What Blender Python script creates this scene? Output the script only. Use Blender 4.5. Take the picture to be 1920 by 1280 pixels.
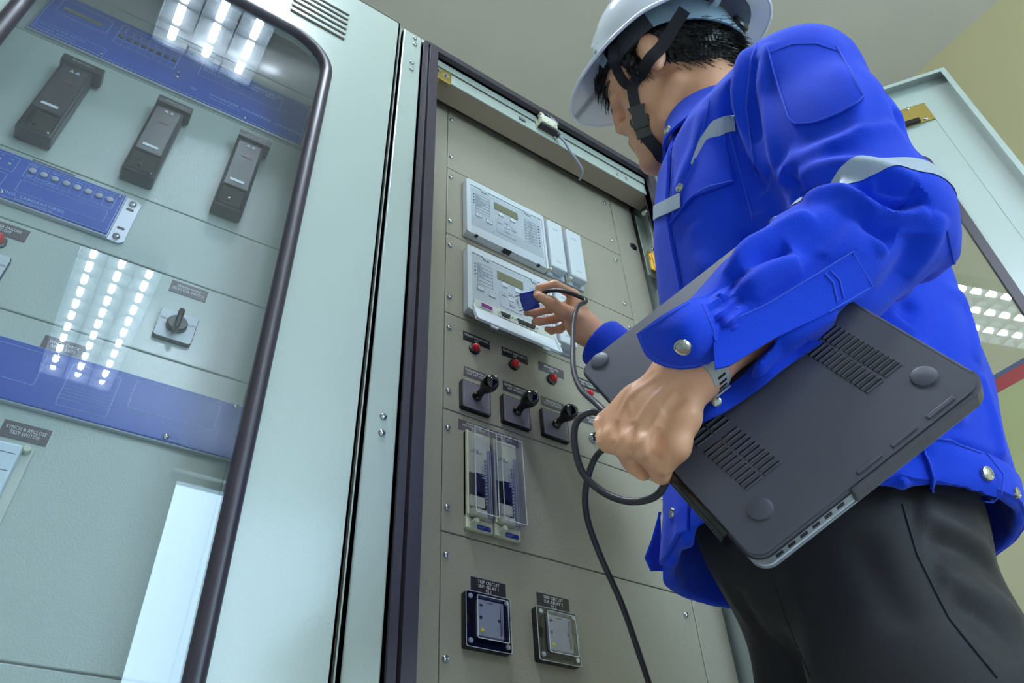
import bpy, bmesh, math, random
import numpy as np
from mathutils import Vector, Matrix
from mathutils.bvhtree import BVHTree
random.seed(7)
for o in list(bpy.data.objects): bpy.data.objects.remove(o)
S = bpy.context.scene
COL = S.collection

# ------------------------------------------------------------------ camera
FPX = 1440.0
CAM = np.array([0.0, -0.886, 0.45])
CR = np.array([[0.82823404, -0.55852603, -0.04557468],
               [0.34056489, 0.56626636, -0.75057176],
               [0.44502127, 0.60612794, 0.65921543]])      # rows: right, down, forward
cam_data = bpy.data.cameras.new('camera')
cam_data.sensor_width = 36.0
cam_data.lens = FPX / 1920 * 36.0
cam_data.clip_start = 0.02
cam = bpy.data.objects.new('camera', cam_data)
COL.objects.link(cam)
mw = Matrix.Identity(4)
for i in range(3):
    mw[i][0] = CR[0][i]; mw[i][1] = -CR[1][i]; mw[i][2] = -CR[2][i]; mw[i][3] = CAM[i]
cam.matrix_world = mw
cam_data.dof.use_dof = False
S.camera = cam

# ------------------------------------------------------------------ world, window light, exposure
world = bpy.data.worlds.new('world'); S.world = world; world.use_nodes = True
wn = world.node_tree.nodes; wl = world.node_tree.links
bg = wn['Background']
bg.inputs[0].default_value = (0.55, 0.80, 1.0, 1); bg.inputs[1].default_value = 14
S.view_settings.view_transform = 'Standard'
S.view_settings.look = 'None'
S.view_settings.exposure = -0.36
S.view_settings.gamma = 1.0
S.view_settings.use_curve_mapping = False

ROOM = dict(x0=-2.6, x1=2.42, y0=-3.9, y1=1.5, z1=3.3)
WIN = dict(x0=0.66, x1=2.15, z0=0.9, z1=3.15)       # window in the back wall
pl = bpy.data.lights.new('daylight_portal', 'AREA'); pl.shape = 'RECTANGLE'
pl.size = WIN['x1'] - WIN['x0']; pl.size_y = WIN['z1'] - WIN['z0']; pl.cycles.is_portal = True
po = bpy.data.objects.new('daylight_portal', pl); COL.objects.link(po)
po.location = ((WIN['x0'] + WIN['x1']) / 2, ROOM['y0'] - 0.12, (WIN['z0'] + WIN['z1']) / 2)
po.rotation_euler = (math.radians(90), 0, 0)      # shines along +y, into the room

# ------------------------------------------------------------------ measuring helpers
def ray(px, py):
    return CR.T @ np.array([(px - 960) / FPX, (py - 640) / FPX, 1.0])
def P(px, py, D):                                    # point at camera depth D
    return CAM + ray(px, py) * D
def aty(px, py, y):
    d = ray(px, py); return CAM + d * ((y - CAM[1]) / d[1])

# ------------------------------------------------------------------ materials
def lin(r, g, b):
    f = lambda c: ((c / 255 + 0.055) / 1.055) ** 2.4 if c > 10 else c / 255 / 12.92
    return (f(r), f(g), f(b), 1)
def mat(name, rgb, rough=0.5, metal=0.0, bump=0.0, bscale=200.0, spec=0.5, var=0.0, vscale=6.0, sheen=0.0, coat=0.0, cr=0.03, sss=0.0, emit=None, estr=0):
    m = bpy.data.materials.new(name); m.use_nodes = True
    nt = m.node_tree; b = nt.nodes['Principled BSDF']; L = nt.links
    c = lin(*rgb)
    b.inputs['Base Color'].default_value = c
    b.inputs['Roughness'].default_value = rough
    b.inputs['Metallic'].default_value = metal
    b.inputs['Specular IOR Level'].default_value = spec
    if sheen: b.inputs['Sheen Weight'].default_value = sheen; b.inputs['Sheen Roughness'].default_value = 0.5
    if coat: b.inputs['Coat Weight'].default_value = coat; b.inputs['Coat Roughness'].default_value = cr
    if sss:
        b.inputs['Subsurface Weight'].default_value = sss
        b.inputs['Subsurface Radius'].default_value = (0.012, 0.004, 0.002)
        b.inputs['Subsurface Scale'].default_value = 1.0
    if emit: b.inputs['Emission Color'].default_value = lin(*emit); b.inputs['Emission Strength'].default_value = estr
    tc = nt.nodes.new('ShaderNodeTexCoord')
    if var:
        n = nt.nodes.new('ShaderNodeTexNoise'); n.inputs['Scale'].default_value = vscale; n.inputs['Detail'].default_value = 4
        L.new(tc.outputs['Object'], n.inputs['Vector'])
        mx = nt.nodes.new('ShaderNodeMixRGB'); mx.blend_type = 'MULTIPLY'; mx.inputs[0].default_value = 1
        r = nt.nodes.new('ShaderNodeMapRange'); r.inputs[1].default_value = 0.3; r.inputs[2].default_value = 0.7
        r.inputs[3].default_value = 1 - var; r.inputs[4].default_value = 1 + var
        L.new(n.outputs['Fac'], r.inputs[0]); mx.inputs[1].default_value = c; L.new(r.outputs[0], mx.inputs[2])
        L.new(mx.outputs[0], b.inputs['Base Color'])
    if bump:
        n2 = nt.nodes.new('ShaderNodeTexNoise'); n2.inputs['Scale'].default_value = bscale; n2.inputs['Detail'].default_value = 3
        L.new(tc.outputs['Object'], n2.inputs['Vector'])
        bp = nt.nodes.new('ShaderNodeBump'); bp.inputs['Strength'].default_value = bump; bp.inputs['Distance'].default_value = 0.002
        L.new(n2.outputs['Fac'], bp.inputs['Height']); L.new(bp.outputs[0], b.inputs['Normal'])
    return m
def glass_mat(name, tint=(1, 1, 1), ior=1.5, rough=0.0, haze=0.0, hazecol=(200, 215, 230)):
    m = bpy.data.materials.new(name); m.use_nodes = True
    nt = m.node_tree; N = nt.nodes; L = nt.links; N.remove(N['Principled BSDF'])
    out = N['Material Output']
    tr = N.new('ShaderNodeBsdfTransparent'); tr.inputs[0].default_value = (*tint, 1)
    gl = N.new('ShaderNodeBsdfGlossy'); gl.inputs['Roughness'].default_value = rough
    fr = N.new('ShaderNodeFresnel'); ge = N.new('ShaderNodeNewGeometry'); io = N.new('ShaderNodeMapRange'); io.inputs[3].default_value = ior; io.inputs[4].default_value = 1 / ior
    L.new(ge.outputs['Backfacing'], io.inputs[0]); L.new(io.outputs[0], fr.inputs['IOR'])
    mx = N.new('ShaderNodeMixShader'); L.new(fr.outputs[0], mx.inputs[0]); L.new(tr.outputs[0], mx.inputs[1]); L.new(gl.outputs[0], mx.inputs[2])
    res = mx
    if haze:
        df = N.new('ShaderNodeBsdfDiffuse'); df.inputs[0].default_value = lin(*hazecol)
        m2 = N.new('ShaderNodeMixShader')
        tc = N.new('ShaderNodeTexCoord'); nz = N.new('ShaderNodeTexNoise'); nz.inputs['Scale'].default_value = 5; nz.inputs['Detail'].default_value = 5
        L.new(tc.outputs['Object'], nz.inputs['Vector'])
        r = N.new('ShaderNodeMapRange'); r.inputs[1].default_value = 0.3; r.inputs[2].default_value = 0.75; r.inputs[3].default_value = haze * 0.4; r.inputs[4].default_value = haze * 1.7
        L.new(nz.outputs['Fac'], r.inputs[0]); L.new(r.outputs[0], m2.inputs[0])
        L.new(mx.outputs[0], m2.inputs[1]); L.new(df.outputs[0], m2.inputs[2]); res = m2
    L.new(res.outputs[0], out.inputs[0])
    return m

M = {}
M['paint'] = mat('cabinet_paint', (172, 183, 174), 0.30, bump=0.22, bscale=420, spec=0.5, coat=.5, cr=.16)
M['paint_in'] = mat('cabinet_paint_textured', (156, 149, 132), 0.34, bump=0.5, bscale=300, spec=0.5)
M['gap_shade'] = mat('cabinet_gap_shade', (86, 70, 58), 0.7)  # dark brown puts the shade of gaps and recesses into the colour
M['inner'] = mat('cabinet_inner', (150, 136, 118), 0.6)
M['ceiling'] = mat('ceiling_paint', (212, 203, 190), 0.85, var=0.04, vscale=1.2)
M['yellow'] = mat('yellow_wall', (230, 214, 166), 0.8, var=0.03, vscale=1.5)
M['floor'] = mat('floor_tile', (190, 192, 190), 0.4)
M['offwall'] = mat('pale_wall', (215, 216, 210), 0.8)
M['gasket'] = mat('rubber_gasket', (52, 44, 54), 0.38, spec=0.5)
M['rubber'] = mat('black_rubber', (34, 31, 33), 0.42)
M['black'] = mat('black_plastic', (22, 20, 22), 0.25)
M['gloss_black'] = mat('gloss_black', (12, 10, 12), 0.06, spec=0.7)
M['dark'] = mat('dark_plastic', (30, 28, 36), 0.35)
M['white'] = mat('white_plastic', (198, 204, 208), 0.35)
M['offwhite'] = mat('offwhite_plastic', (196, 200, 188), 0.4)
M['lightgrey'] = mat('light_grey_plastic', (168, 176, 183), 0.45)
M['cream'] = mat('cream_plastic', (205, 205, 180), 0.4)
M['blue'] = mat('blue_faceplate', (28, 72, 168), 0.3)
M['chrome'] = mat('chrome', (205, 210, 215), 0.18, metal=1)
M['alu'] = mat('brushed_aluminium', (190, 195, 205), 0.35, metal=0.7)
M['brass'] = mat('yellow_zinc', (190, 165, 90), 0.3, metal=0.8)
M['red'] = mat('red_lens', (205, 16, 22), 0.12, coat=0.6)
M['lcd'] = mat('lcd_olive', (112, 112, 88), 0.2)
M['label'] = mat('engraved_black', (36, 31, 34), 0.35)
M['label_brown'] = mat('engraved_grey', (84, 74, 76), 0.35)
M['text'] = mat('engraved_text', (225, 225, 225), 0.6)
M['ink'] = mat('blue_ink', (70, 80, 130), 0.6)
M['inkdark'] = mat('dark_ink', (60, 62, 78), 0.6)
M['greypad'] = mat('grey_keypad', (165, 172, 180), 0.45)
M['purple'] = mat('purple_label', (120, 20, 110), 0.4)
M['switchface'] = mat('switch_face', (112, 104, 116), 0.35)
M['yel'] = mat('yellow_flag', (240, 220, 20), 0.4)
M['green'] = mat('green_lcd', (120, 150, 110), 0.3)
M['relayface'] = mat('relay_grey', (165, 168, 178), 0.4)
M['glass'] = glass_mat('door_glass', (0.97, 0.99, 1.0), 1.62, haze=0.016)
M['clear'] = glass_mat('clear_cover', (0.95, 0.95, 0.97), 1.45, 0.02)
M['clearthin'] = glass_mat('clear_thin_cover', (0.985, 0.985, 0.99), 1.3, 0.05)
M['smoke'] = glass_mat('smoked_cover', (0.72, 0.68, 0.72), 1.5, 0.03)
M['lead'] = mat('grey_lead', (150, 155, 175), 0.4)
M['printed'] = mat('pale_blue_print', (150, 185, 225), 0.5)
M['inkpink'] = mat('pink_led', (200, 130, 160), 0.4)
M['palecover'] = mat('pale_cover', (205, 218, 226), 0.35)
M['chart'] = mat('chart_paper', (214, 210, 140), 0.6)
M['sweat'] = mat('dark_sweat_band', (70, 72, 78), 0.7)
M['tube'] = mat('fluorescent_tube', (255, 255, 255), 0.3, emit=(228, 242, 255), estr=210)
M['louvre'] = mat('louvre_white', (150, 156, 160), 0.35)

# ------------------------------------------------------------------ mesh helpers
def frame(o, u, w):
    """local x = u (right), local y = -w (into the panel), local z = up in the panel"""
    u = Vector(u).normalized(); w = Vector(w).normalized(); v = w.cross(u).normalized()
    m = Matrix.Identity(4)
    for i in range(3):
        m[i][0] = u[i]; m[i][1] = -w[i]; m[i][2] = v[i]; m[i][3] = o[i]
    return m
def root(name, label, cat, mtx=None, loc=None, group=None):
    o = bpy.data.objects.new(name, None); COL.objects.link(o); o.empty_display_size = 0.02
    if mtx is not None: o.matrix_world = mtx
    if loc is not None: o.location = loc
    o['label'] = label; o['category'] = cat
    if group: o['group'] = group
    return o
def obj(name, bm, m, parent=None, smooth=False, label=None):
    me = bpy.data.meshes.new(name)
    if isinstance(bm, tuple):
        me.from_pydata(bm[0], [], bm[1])
    else:
        bm.normal_update(); bm.to_mesh(me); bm.free()
    ms = m if isinstance(m, list) else [m]
    for k in ms: me.materials.append(M[k] if isinstance(k, str) else k)
    if smooth:
        me.polygons.foreach_set('use_smooth', [True] * len(me.polygons))
        if smooth != 'all':
            try: me.set_sharp_from_angle(angle=math.radians(38))
            except Exception: pass
    o = bpy.data.objects.new(name, me); COL.objects.link(o)
    if parent is not None: o.parent = parent
    if label: o['label'] = label
    return o
def tag(o, label, cat, group=None, kind=None):
    if label: o['label'] = label
    if cat: o['category'] = cat
    if group: o['group'] = group
    if kind: o['kind'] = kind
    return o
def nb(): return bmesh.new()
def box(bm, x0, x1, y0, y1, z0, z1, bev=0.0, seg=2, mi=0):
    vs = [bm.verts.new((x, y, z)) for x in (x0, x1) for y in (y0, y1) for z in (z0, z1)]
    F = [(0, 1, 3, 2), (4, 6, 7, 5), (0, 4, 5, 1), (2, 3, 7, 6), (0, 2, 6, 4), (1, 5, 7, 3)]
    fs = [bm.faces.new([vs[i] for i in f]) for f in F]
    for f in fs: f.material_index = mi
    if bev:
        es = list({e for f in fs for e in f.edges})
        r = bmesh.ops.bevel(bm, geom=es, offset=bev, segments=seg, affect='EDGES', profile=0.5)
        for f in r['faces']: f.material_index = mi
    return bm
def bx(*a, **k): return box(nb(), *a, **k)
def prism(bm, pts, y0, y1, mi=0):
    """polygon pts (x,z) extruded along y"""
    a = [bm.verts.new((x, y0, z)) for x, z in pts]; b = [bm.verts.new((x, y1, z)) for x, z in pts]
    n = len(pts); fs = [bm.faces.new(a), bm.faces.new(list(reversed(b)))]
    for i in range(n): fs.append(bm.faces.new([a[i], b[i], b[(i + 1) % n], a[(i + 1) % n]]))
    for f in fs: f.material_index = mi
    bmesh.ops.recalc_face_normals(bm, faces=fs)
    return bm
def rrect(x0, x1, z0, z1, r, n=6):
    p = []
    for cx, cz, a0 in ((x1 - r, z1 - r, 0), (x0 + r, z1 - r, 90), (x0 + r, z0 + r, 180), (x1 - r, z0 + r, 270)):
        for i in range(n + 1):
            a = math.radians(a0 + 90 * i / n); p.append((cx + r * math.cos(a), cz + r * math.sin(a)))
    return p
def ring(bm, outer, inner, y0, y1, mi=0):
    """frame between two loops with the same point count"""
    n = len(outer); L = [[bm.verts.new((x, y, z)) for x, z in pts] for y in (y0, y1) for pts in (outer, inner)]
    of, inf, ob, ib = L
    for i in range(n):
        j = (i + 1) % n
        for q in ((of[i], of[j], inf[j], inf[i]), (ob[j], ob[i], ib[i], ib[j]), (of[j], of[i], ob[i], ob[j]), (inf[i], inf[j], ib[j], ib[i])):
            f = bm.faces.new(q); f.material_index = mi
    return bm
def cyl(bm, a, b, r, r2=None, n=20, mi=0):
    a = Vector(a); b = Vector(b); d = (b - a); r2 = r if r2 is None else r2
    q = d.to_track_quat('Z', 'Y').to_matrix()
    A = []; B = []
    for i in range(n):
        t = 2 * math.pi * i / n; v = q @ Vector((math.cos(t), math.sin(t), 0))
        A.append(bm.verts.new(a + v * r)); B.append(bm.verts.new(b + v * r2))
    fs = [bm.faces.new(list(reversed(A))), bm.faces.new(B)]
    for i in range(n): fs.append(bm.faces.new([A[i], A[(i + 1) % n], B[(i + 1) % n], B[i]]))
    for f in fs: f.material_index = mi
    return bm
def lathe(bm, prof, o, axis, n=24, mi=0, sx=1.0):
    """prof: list of (r, h) along axis from o"""
    o = Vector(o); ax = Vector(axis).normalized(); q = ax.to_track_quat('Z', 'Y').to_matrix()
    rows = []
    for r, h in prof:
        if r < 1e-6: rows.append([bm.verts.new(o + ax * h)])
        else: rows.append([bm.verts.new(o + ax * h + q @ Vector((sx * r * math.cos(2 * math.pi * i / n), r * math.sin(2 * math.pi * i / n), 0))) for i in range(n)])
    fs = []
    for a, b in zip(rows, rows[1:]):
        for i in range(n):
            j = (i + 1) % n
            if len(a) == 1 and len(b) == 1: continue
            if len(a) == 1: fs.append(bm.faces.new([a[0], b[j], b[i]]))
            elif len(b) == 1: fs.append(bm.faces.new([a[i], a[j], b[0]]))
            else: fs.append(bm.faces.new([a[i], a[j], b[j], b[i]]))
    for f in fs: f.material_index = mi
    bmesh.ops.recalc_face_normals(bm, faces=fs)
    return bm
def smooth_path(pts, k=8):
    pts = [Vector(p) for p in pts]; out = []
    for i in range(len(pts) - 1):
        p0 = pts[max(i - 1, 0)]; p1 = pts[i]; p2 = pts[i + 1]; p3 = pts[min(i + 2, len(pts) - 1)]
        for j in range(k):
            t = j / k
            out.append(0.5 * ((2 * p1) + (p2 - p0) * t + (2 * p0 - 5 * p1 + 4 * p2 - p3) * t * t + (3 * p1 - p0 - 3 * p2 + p3) * t ** 3))
    out.append(pts[-1]); return out
def tube(bm, pts, r, n=12, mi=0, smooth=8, flat=None):
    """round tube (or flat=(half width, half thickness, normal hint)) along pts"""
    pts = smooth_path(pts, smooth) if smooth else [Vector(p) for p in pts]
    rows = []; up = None
    for i, p in enumerate(pts):
        d = (pts[min(i + 1, len(pts) - 1)] - pts[max(i - 1, 0)]).normalized()
        if up is None:
            up = d.orthogonal() if flat is None else Vector(flat[2])
        up = (up - d * up.dot(d)).normalized(); s = d.cross(up)
        rr = r(i / (len(pts) - 1)) if callable(r) else r
        if flat is None: rows.append([bm.verts.new(p + (up * math.cos(2 * math.pi * k / n) + s * math.sin(2 * math.pi * k / n)) * rr) for k in range(n)])
        else:
            a, b = flat[0], flat[1]
            rows.append([bm.verts.new(p + s * x + up * y) for x, y in ((a, b), (a * .9, b * 1.3), (-a * .9, b * 1.3), (-a, b), (-a, -b), (a, -b))])
    n = len(rows[0]); fs = []
    for a, b in zip(rows, rows[1:]):
        for k in range(n): fs.append(bm.faces.new([a[k], a[(k + 1) % n], b[(k + 1) % n], b[k]]))
    fs.append(bm.faces.new(list(reversed(rows[0])))); fs.append(bm.faces.new(rows[-1]))
    for f in fs: f.material_index = mi
    bmesh.ops.recalc_face_normals(bm, faces=fs)
    return bm
def text(name, s, size, parent, x, z, y=-0.0012, m='text', sx=1.0, align='CENTER', spacing=1.0, rot=0.0):
    cu = bpy.data.curves.new(name, 'FONT'); cu.body = s; cu.size = size; cu.align_x = align; cu.align_y = 'CENTER'
    cu.extrude = 0.0001; cu.space_line = 0.95; cu.resolution_u = 2; cu.space_character = spacing
    t = bpy.data.objects.new(name, cu); COL.objects.link(t)
    me = bpy.data.meshes.new_from_object(t.evaluated_get(bpy.context.evaluated_depsgraph_get()))
    bpy.data.objects.remove(t); bpy.data.curves.remove(cu)
    me.transform(Matrix.Translation((x, y, z)) @ Matrix.Rotation(rot, 4, 'Y') @ Matrix.Rotation(math.radians(90), 4, 'X') @ Matrix.Diagonal((sx, 1, 1, 1)))
    me.materials.clear(); me.materials.append(M[m])
    o = bpy.data.objects.new(name, me); COL.objects.link(o); o.parent = parent
    return o
def outline(bm, x0, x1, z0, z1, y, t=0.0006, r=0.003):
    o = rrect(x0, x1, z0, z1, r, 4); i = rrect(x0 + t, x1 - t, z0 + t, z1 - t, max(r - t, 1e-4), 4)
    return ring(bm, o, i, y - 0.0002, y)
def pan_head(bm, x, z, y=0.0, r=0.0048, mi=0):
    """domed screw head with a cross recess, pointing out of the panel (-y)"""
    lathe(bm, [(r, 0), (r, .3 * r), (.85 * r, .62 * r), (.5 * r, .82 * r), (0.28 * r, .86 * r), (0.2 * r, .45 * r), (0, .42 * r)], (x, y, z), (0, -1, 0), 16, mi)
    return bm
def screws(pts, parent, y=0.0, r=0.0048, name='screw'):
    me = None
    for x, z in pts:
        if me is None:
            o = obj(name, pan_head(nb(), 0, 0, 0, r), 'chrome', parent, True); me = o.data
        else:
            o = bpy.data.objects.new(name, me); COL.objects.link(o); o.parent = parent
        o.location = (x, y, z)

# ------------------------------------------------------------------ room
R = ROOM
def st(name, bm, m, label=None):
    o = obj(name, bm, m); o['kind'] = 'structure'; return o
st('floor', bx(R['x0'] - .1, R['x1'] + .1, R['y0'] - .1, R['y1'] + .1, -.1, 0), 'floor')
st('ceiling', bx(R['x0'] - .1, R['x1'] + .1, R['y0'] - .1, R['y1'] + .1, R['z1'], R['z1'] + .1), 'ceiling')
st('wall_right', bx(R['x1'], R['x1'] + .1, R['y0'], R['y1'], 0, R['z1']), 'yellow')
st('wall_left', bx(R['x0'] - .1, R['x0'], R['y0'], R['y1'], 0, R['z1']), 'offwall')
st('wall_front', bx(R['x0'] - .1, R['x1'] + .1, R['y1'], R['y1'] + .1, 0, R['z1']), 'offwall')
b = nb(); w = WIN; yb0, yb1 = R['y0'] - .15, R['y0']
box(b, R['x0'] - .1, w['x0'], yb0, yb1, 0, R['z1']); box(b, w['x1'], R['x1'] + .1, yb0, yb1, 0, R['z1'])
box(b, w['x0'], w['x1'], yb0, yb1, 0, w['z0']); box(b, w['x0'], w['x1'], yb0, yb1, w['z1'], R['z1'])
st('wall_back', b, 'offwall')
b = nb()
box(b, w['x0'], w['x1'], yb0 + .04, yb0 + .09, w['z0'], w['z0'] + .05); box(b, w['x0'], w['x1'], yb0 + .04, yb0 + .09, w['z1'] - .05, w['z1'])
for xx in (w['x0'], (w['x0'] + w['x1']) / 2 - .025, w['x1'] - .05): box(b, xx, xx + .05, yb0 + .04, yb0 + .09, w['z0'], w['z1'])
st('window_1', b, 'white')

def ceiling_light(y0, y1, label):
    x0, x1 = -.235, .155; z = R['z1']
    t = root('ceiling_light', label, 'ceiling light', loc=(0, 0, 0), group=None)
    b = nb(); box(b, x0, x1, y0, y1, z - .012, z); 
    for a in ((x0, x0 + .012, y0, y1), (x1 - .012, x1, y0, y1), (x0, x1, y0, y0 + .012), (x0, x1, y1 - .012, y1)): box(b, a[0], a[1], a[2], a[3], z - .075, z - .01)
    obj('housing', b, 'louvre', t)
    b = nb()
    for x in (-.1, .025): box(b, x - .003, x + .003, y0 + .012, y1 - .012, z - .07, z - .03)
    ny = 11
    for i in range(1, ny): yy = y0 + (y1 - y0) * i / ny; box(b, x0 + .012, x1 - .012, yy - .0025, yy + .0025, z - .07, z - .03)
    obj('louvre_grid', b, 'louvre', t)
    for x in (-.165, -.0375, .09):
        obj('fluorescent_tube', cyl(nb(), (x, y0 + .03, z - .032), (x, y1 - .03, z - .032), .014, n=16), 'tube', t, True)
ceiling_light(-1.16, -.10, 'louvred fluorescent ceiling light with three tubes, nearer to the cabinets')
ceiling_light(-3.43, -2.33, 'louvred fluorescent ceiling light with three tubes, further from the cabinets')
# ------------------------------------------------------------------ cabinets
T3 = Matrix.Translation
LFm = frame((-.03, .057, 0), (.997684, -.061899, -.0282), (-.0619236, -.9980809, 0))
RFm = Matrix.Identity(4)
YF = -.08; ZT = 2.172
def carcass(x0, x1, t, lips=True):
    b = nb()
    box(b, x0, x0 + .002, YF, .72, .0, ZT); box(b, x1 - .002, x1, YF, .72, 0, ZT)
    box(b, x0, x1, .718, .72, 0, ZT); box(b, x0, x1, YF, .72, ZT - .002, ZT); box(b, x0, x1, YF, .72, 0, .1)
    obj('shell', b, 'paint', t)
    b = nb()
    box(b, x0 + .004, x1 - .004, -.02, .7, ZT - .012, ZT - .006)
    box(b, x0 + .003, x0 + .006, -.03, .7, .1, ZT - .01); box(b, x1 - .006, x1 - .003, .0, .7, .1, ZT - .01); box(b, x0, x1, .70, .71, .1, ZT - .01)
    obj('lining', b, 'inner', t)

# ---- right, open cabinet
RC = root('control_cabinet', 'grey-green control cabinet standing open in front of the worker in blue', 'cabinet', loc=(0, 0, 0))
X0, X1 = .337, 1.147
carcass(X0, X1, RC)
b = nb()
box(b, X0, .383, YF - .002, YF + .03, .05, ZT, .0025)                          # left post
obj('door_frame', box(box(box(b, 1.102, X1, YF - .002, YF + .03, .05, ZT, .0025), .383, 1.102, YF - .002, YF + .02, 2.158, ZT, .002), .383, 1.102, YF, YF + .02, .05, .12), 'paint', RC)
b = nb()                                                                       # inner rail above the swing frame
box(b, .40, 1.098, -.078, -.0755, 2.104, 2.135, .0008); box(b, .42, 1.088, -.0745, -.071, 2.063, 2.1025, .0012)
rl = obj('top_rail', b, 'paint', RC)
obj('underside', bx(.42, 1.088, -.071, -.023, 2.0632, 2.0646), 'inner', rl)  # browner sheet, shade below the rail put into its colour
b = nb(); box(b, .41, 1.09, -.0750, -.070, 2.1015, 2.1045); obj('gap_line', b, 'gap_shade', rl)  # dark strip standing in for shade in the gap
for q_ in ((1157, 326), (1174, 334)):
    a_ = aty(*q_, -.0746); obj('slot', prism(nb(), rrect(a_[0] - .0035, a_[0] + .0035, a_[2] - .009, a_[2] + .006, .0034, 4), -.0755, -.0742), 'inner', rl)
def gasket_bm(x0, x1, z0, z1, w, y, r=.012, mi=0):
    b = nb()
    for k, (a, c, yy) in enumerate(((0, .34, y), (.42, 1.0, y - .006))):
        o = rrect(x0 + a * w, x1 - a * w, z0 + a * w, z1 - a * w, r, 4); i = rrect(x0 + c * w, x1 - c * w, z0 + c * w, z1 - c * w, max(r - c * w, .002), 4)
        ring(b, o, i, yy, YF + .012)
    ring(b, rrect(x0, x1, z0, z1, r, 4), rrect(x0 + w, x1 - w, z0 + w, z1 - w, .003, 4), y + .006, YF + .014)
    return b
obj('gasket', gasket_bm(.386, 1.1, .125, 2.161, .034, -.090), 'gasket', RC, label='black rubber seal round the door opening')
screws([(.3645, 2.152), (.3655, 2.124), (.362, 2.039), (.362, 2.012), (.361, 1.081), (.3608, 1.054)], RC, YF - .002, .0055)
# swing frame with its plates
ZB = [2.088, 1.8525, 1.6347, 1.4165, 1.1997, .9804, .62, .30]
fr = nb()
box(fr, .43, .5005, -.003, .0, .12, 2.108, .001); box(fr, .5005, 1.0, -.003, 0, ZB[0] + .0008, 2.108, .001)
box(fr, .9985, 1.0725, -.003, .0, .12, 2.108, .0012); box(fr, 1.0705, 1.0725, 0, .05, .12, 2.108)
box(fr, .44, 1.07, .006, .008, .12, 2.1); box(fr, .43, 1.0, -.003, 0, .12, .298)
SF = obj('swing_frame', fr, 'paint_in', RC)
for i in range(7):
    z1, z0 = ZB[i] - .0009, ZB[i + 1] + .0009
    b = nb(); box(b, .5017, .9972, -.003, .003, z0, z1, .0012)
    p = obj('front_plate', b, 'paint_in', RC)
    zz = [(z1 - .045, z0 + .042), (z1 - .0295, z0 + .0385), (z1 - .033, z0 + .0395), (z1 - .036, z0 + .0377), (z1 - .036, z0 + .0385), (z1 - .035, .8009), (.58, .34)][i]
    pts = [(.51, z) for z in zz] + [(.9757, z) for z in zz]
    screws(pts, p, -.003, .0052)
b = nb(); lathe(b, [(.0, .002), (.0105, .002), (.0125, 0)], (1.052, -.003, 1.917), (0, -1, 0), 24)
for a in range(4): box(b, 1.052 + .006 * math.cos(a * 1.57) - .0025, 1.052 + .006 * math.cos(a * 1.57) + .0025, -.0065, -.004, 1.917 + .006 * math.sin(a * 1.57) - .0025, 1.917 + .006 * math.sin(a * 1.57) + .0025, .0005)
obj('lock_plug', b, 'black', RC, True)
# hinge side of the opening
b = nb(); box(b, 1.108, 1.112, -.06, .25, .12, 2.12, .001); box(b, 1.0765, 1.108, -.012, -.009, 1.82, 2.05, .001); box(b, 1.092, 1.108, -.04, -.036, 1.90, 2.06, .001)
HP = obj('hinge_post', b, 'paint', RC)
b = nb(); tube(b, [(1.112, -.045, 2.035), (1.09, -.05, 2.028), (1.065, -.05, 2.01)], .006); obj('stay_rod', b, 'offwhite', RC, True)
b = nb(); box(b, 1.078, 1.108, -.024, -.019, 1.830, 1.90, .001); box(b, 1.090, 1.094, -.036, -.024, 1.832, 1.90, .001); obj('hinge_plate', b, 'brass', RC, label='yellow zinc hinge plate')
screws([(1.084, 1.892), (1.084, 1.84), (1.101, 1.925), (1.101, 1.95)], RC, -.036, .006, 'hinge_bolt')
# brass bracket at the upper left corner
b = nb(); box(b, .415, .466, -.078, -.0745, 2.052, 2.099, .0008); obj('corner_bracket', box(b, .415, .44, -.0745, -.03, 2.0600, 2.0630, .0008), 'brass', RC, label='yellow zinc corner bracket')
b = nb()
for x, z in ((.420, 2.066), (.4325, 2.078), (.452, 2.074)): lathe(b, [(.0075, 0), (.0075, .001), (.0055, .0012), (.005, .005), (0, .0055)], (x, -.078, z), (0, -1, 0), 14)
obj('hex_bolt', b, 'chrome', RC, True)
# rail text plate
tq_ = aty(979, 224, -.0750); p = obj('tag_plate', bx(tq_[0] - .0095, tq_[0] + .0095, -.0760, -.0742, tq_[2] - .006, tq_[2] + .006), 'label', RC)
text('lettering', 'X021', .008, p, tq_[0], tq_[2], -.0763)

# open door, hinged on the right side
H = Vector((1.118, -.095, 0)); dang = math.atan2(-.809, .587) - math.radians(0.3)
du = Vector((math.cos(dang), math.sin(dang), 0)); dn = du.cross(Vector((0, 0, 1))); dn = -dn if dn.x > 0 else dn
Dm = frame(H, du, dn)            # local x from hinge to free edge, -y faces the viewer (inside of the door)
DW, DZ = .742, 2.2
b = nb()
ring(b, rrect(0, DW, .06, DZ, .002, 4), rrect(.115, DW - .16, .2, 1.92, .03, 4), 0, .003)
ring(b, rrect(0, DW, .06, DZ, .002, 4), rrect(.0025, DW - .0025, .0625, DZ - .0025, .001, 4), -.022, .001)
ring(b, rrect(0.0, DW, .06, DZ, .002, 4), rrect(.012, DW - .012, .072, DZ - .012, .001, 4), -.0235, -.022)
ring(b, rrect(.055, DW - .075, .12, DZ - .085, .003, 4), rrect(.058, DW - .078, .123, DZ - .088, .003, 4), -.0012, 0)
DD = obj('open_door', b, 'paint', RC); DD.matrix_world = Dm
g = obj('door_glass', prism(nb(), rrect(.105, DW - .15, .19, 1.93, .03, 6), -.001, -.0045), 'glass', DD)
b = nb(); ring(b, rrect(.108, DW - .143, .183, 1.937, .04, 6), rrect(.124, DW - .161, .201, 1.919, .03, 6), -.009, -.0005)
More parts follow.
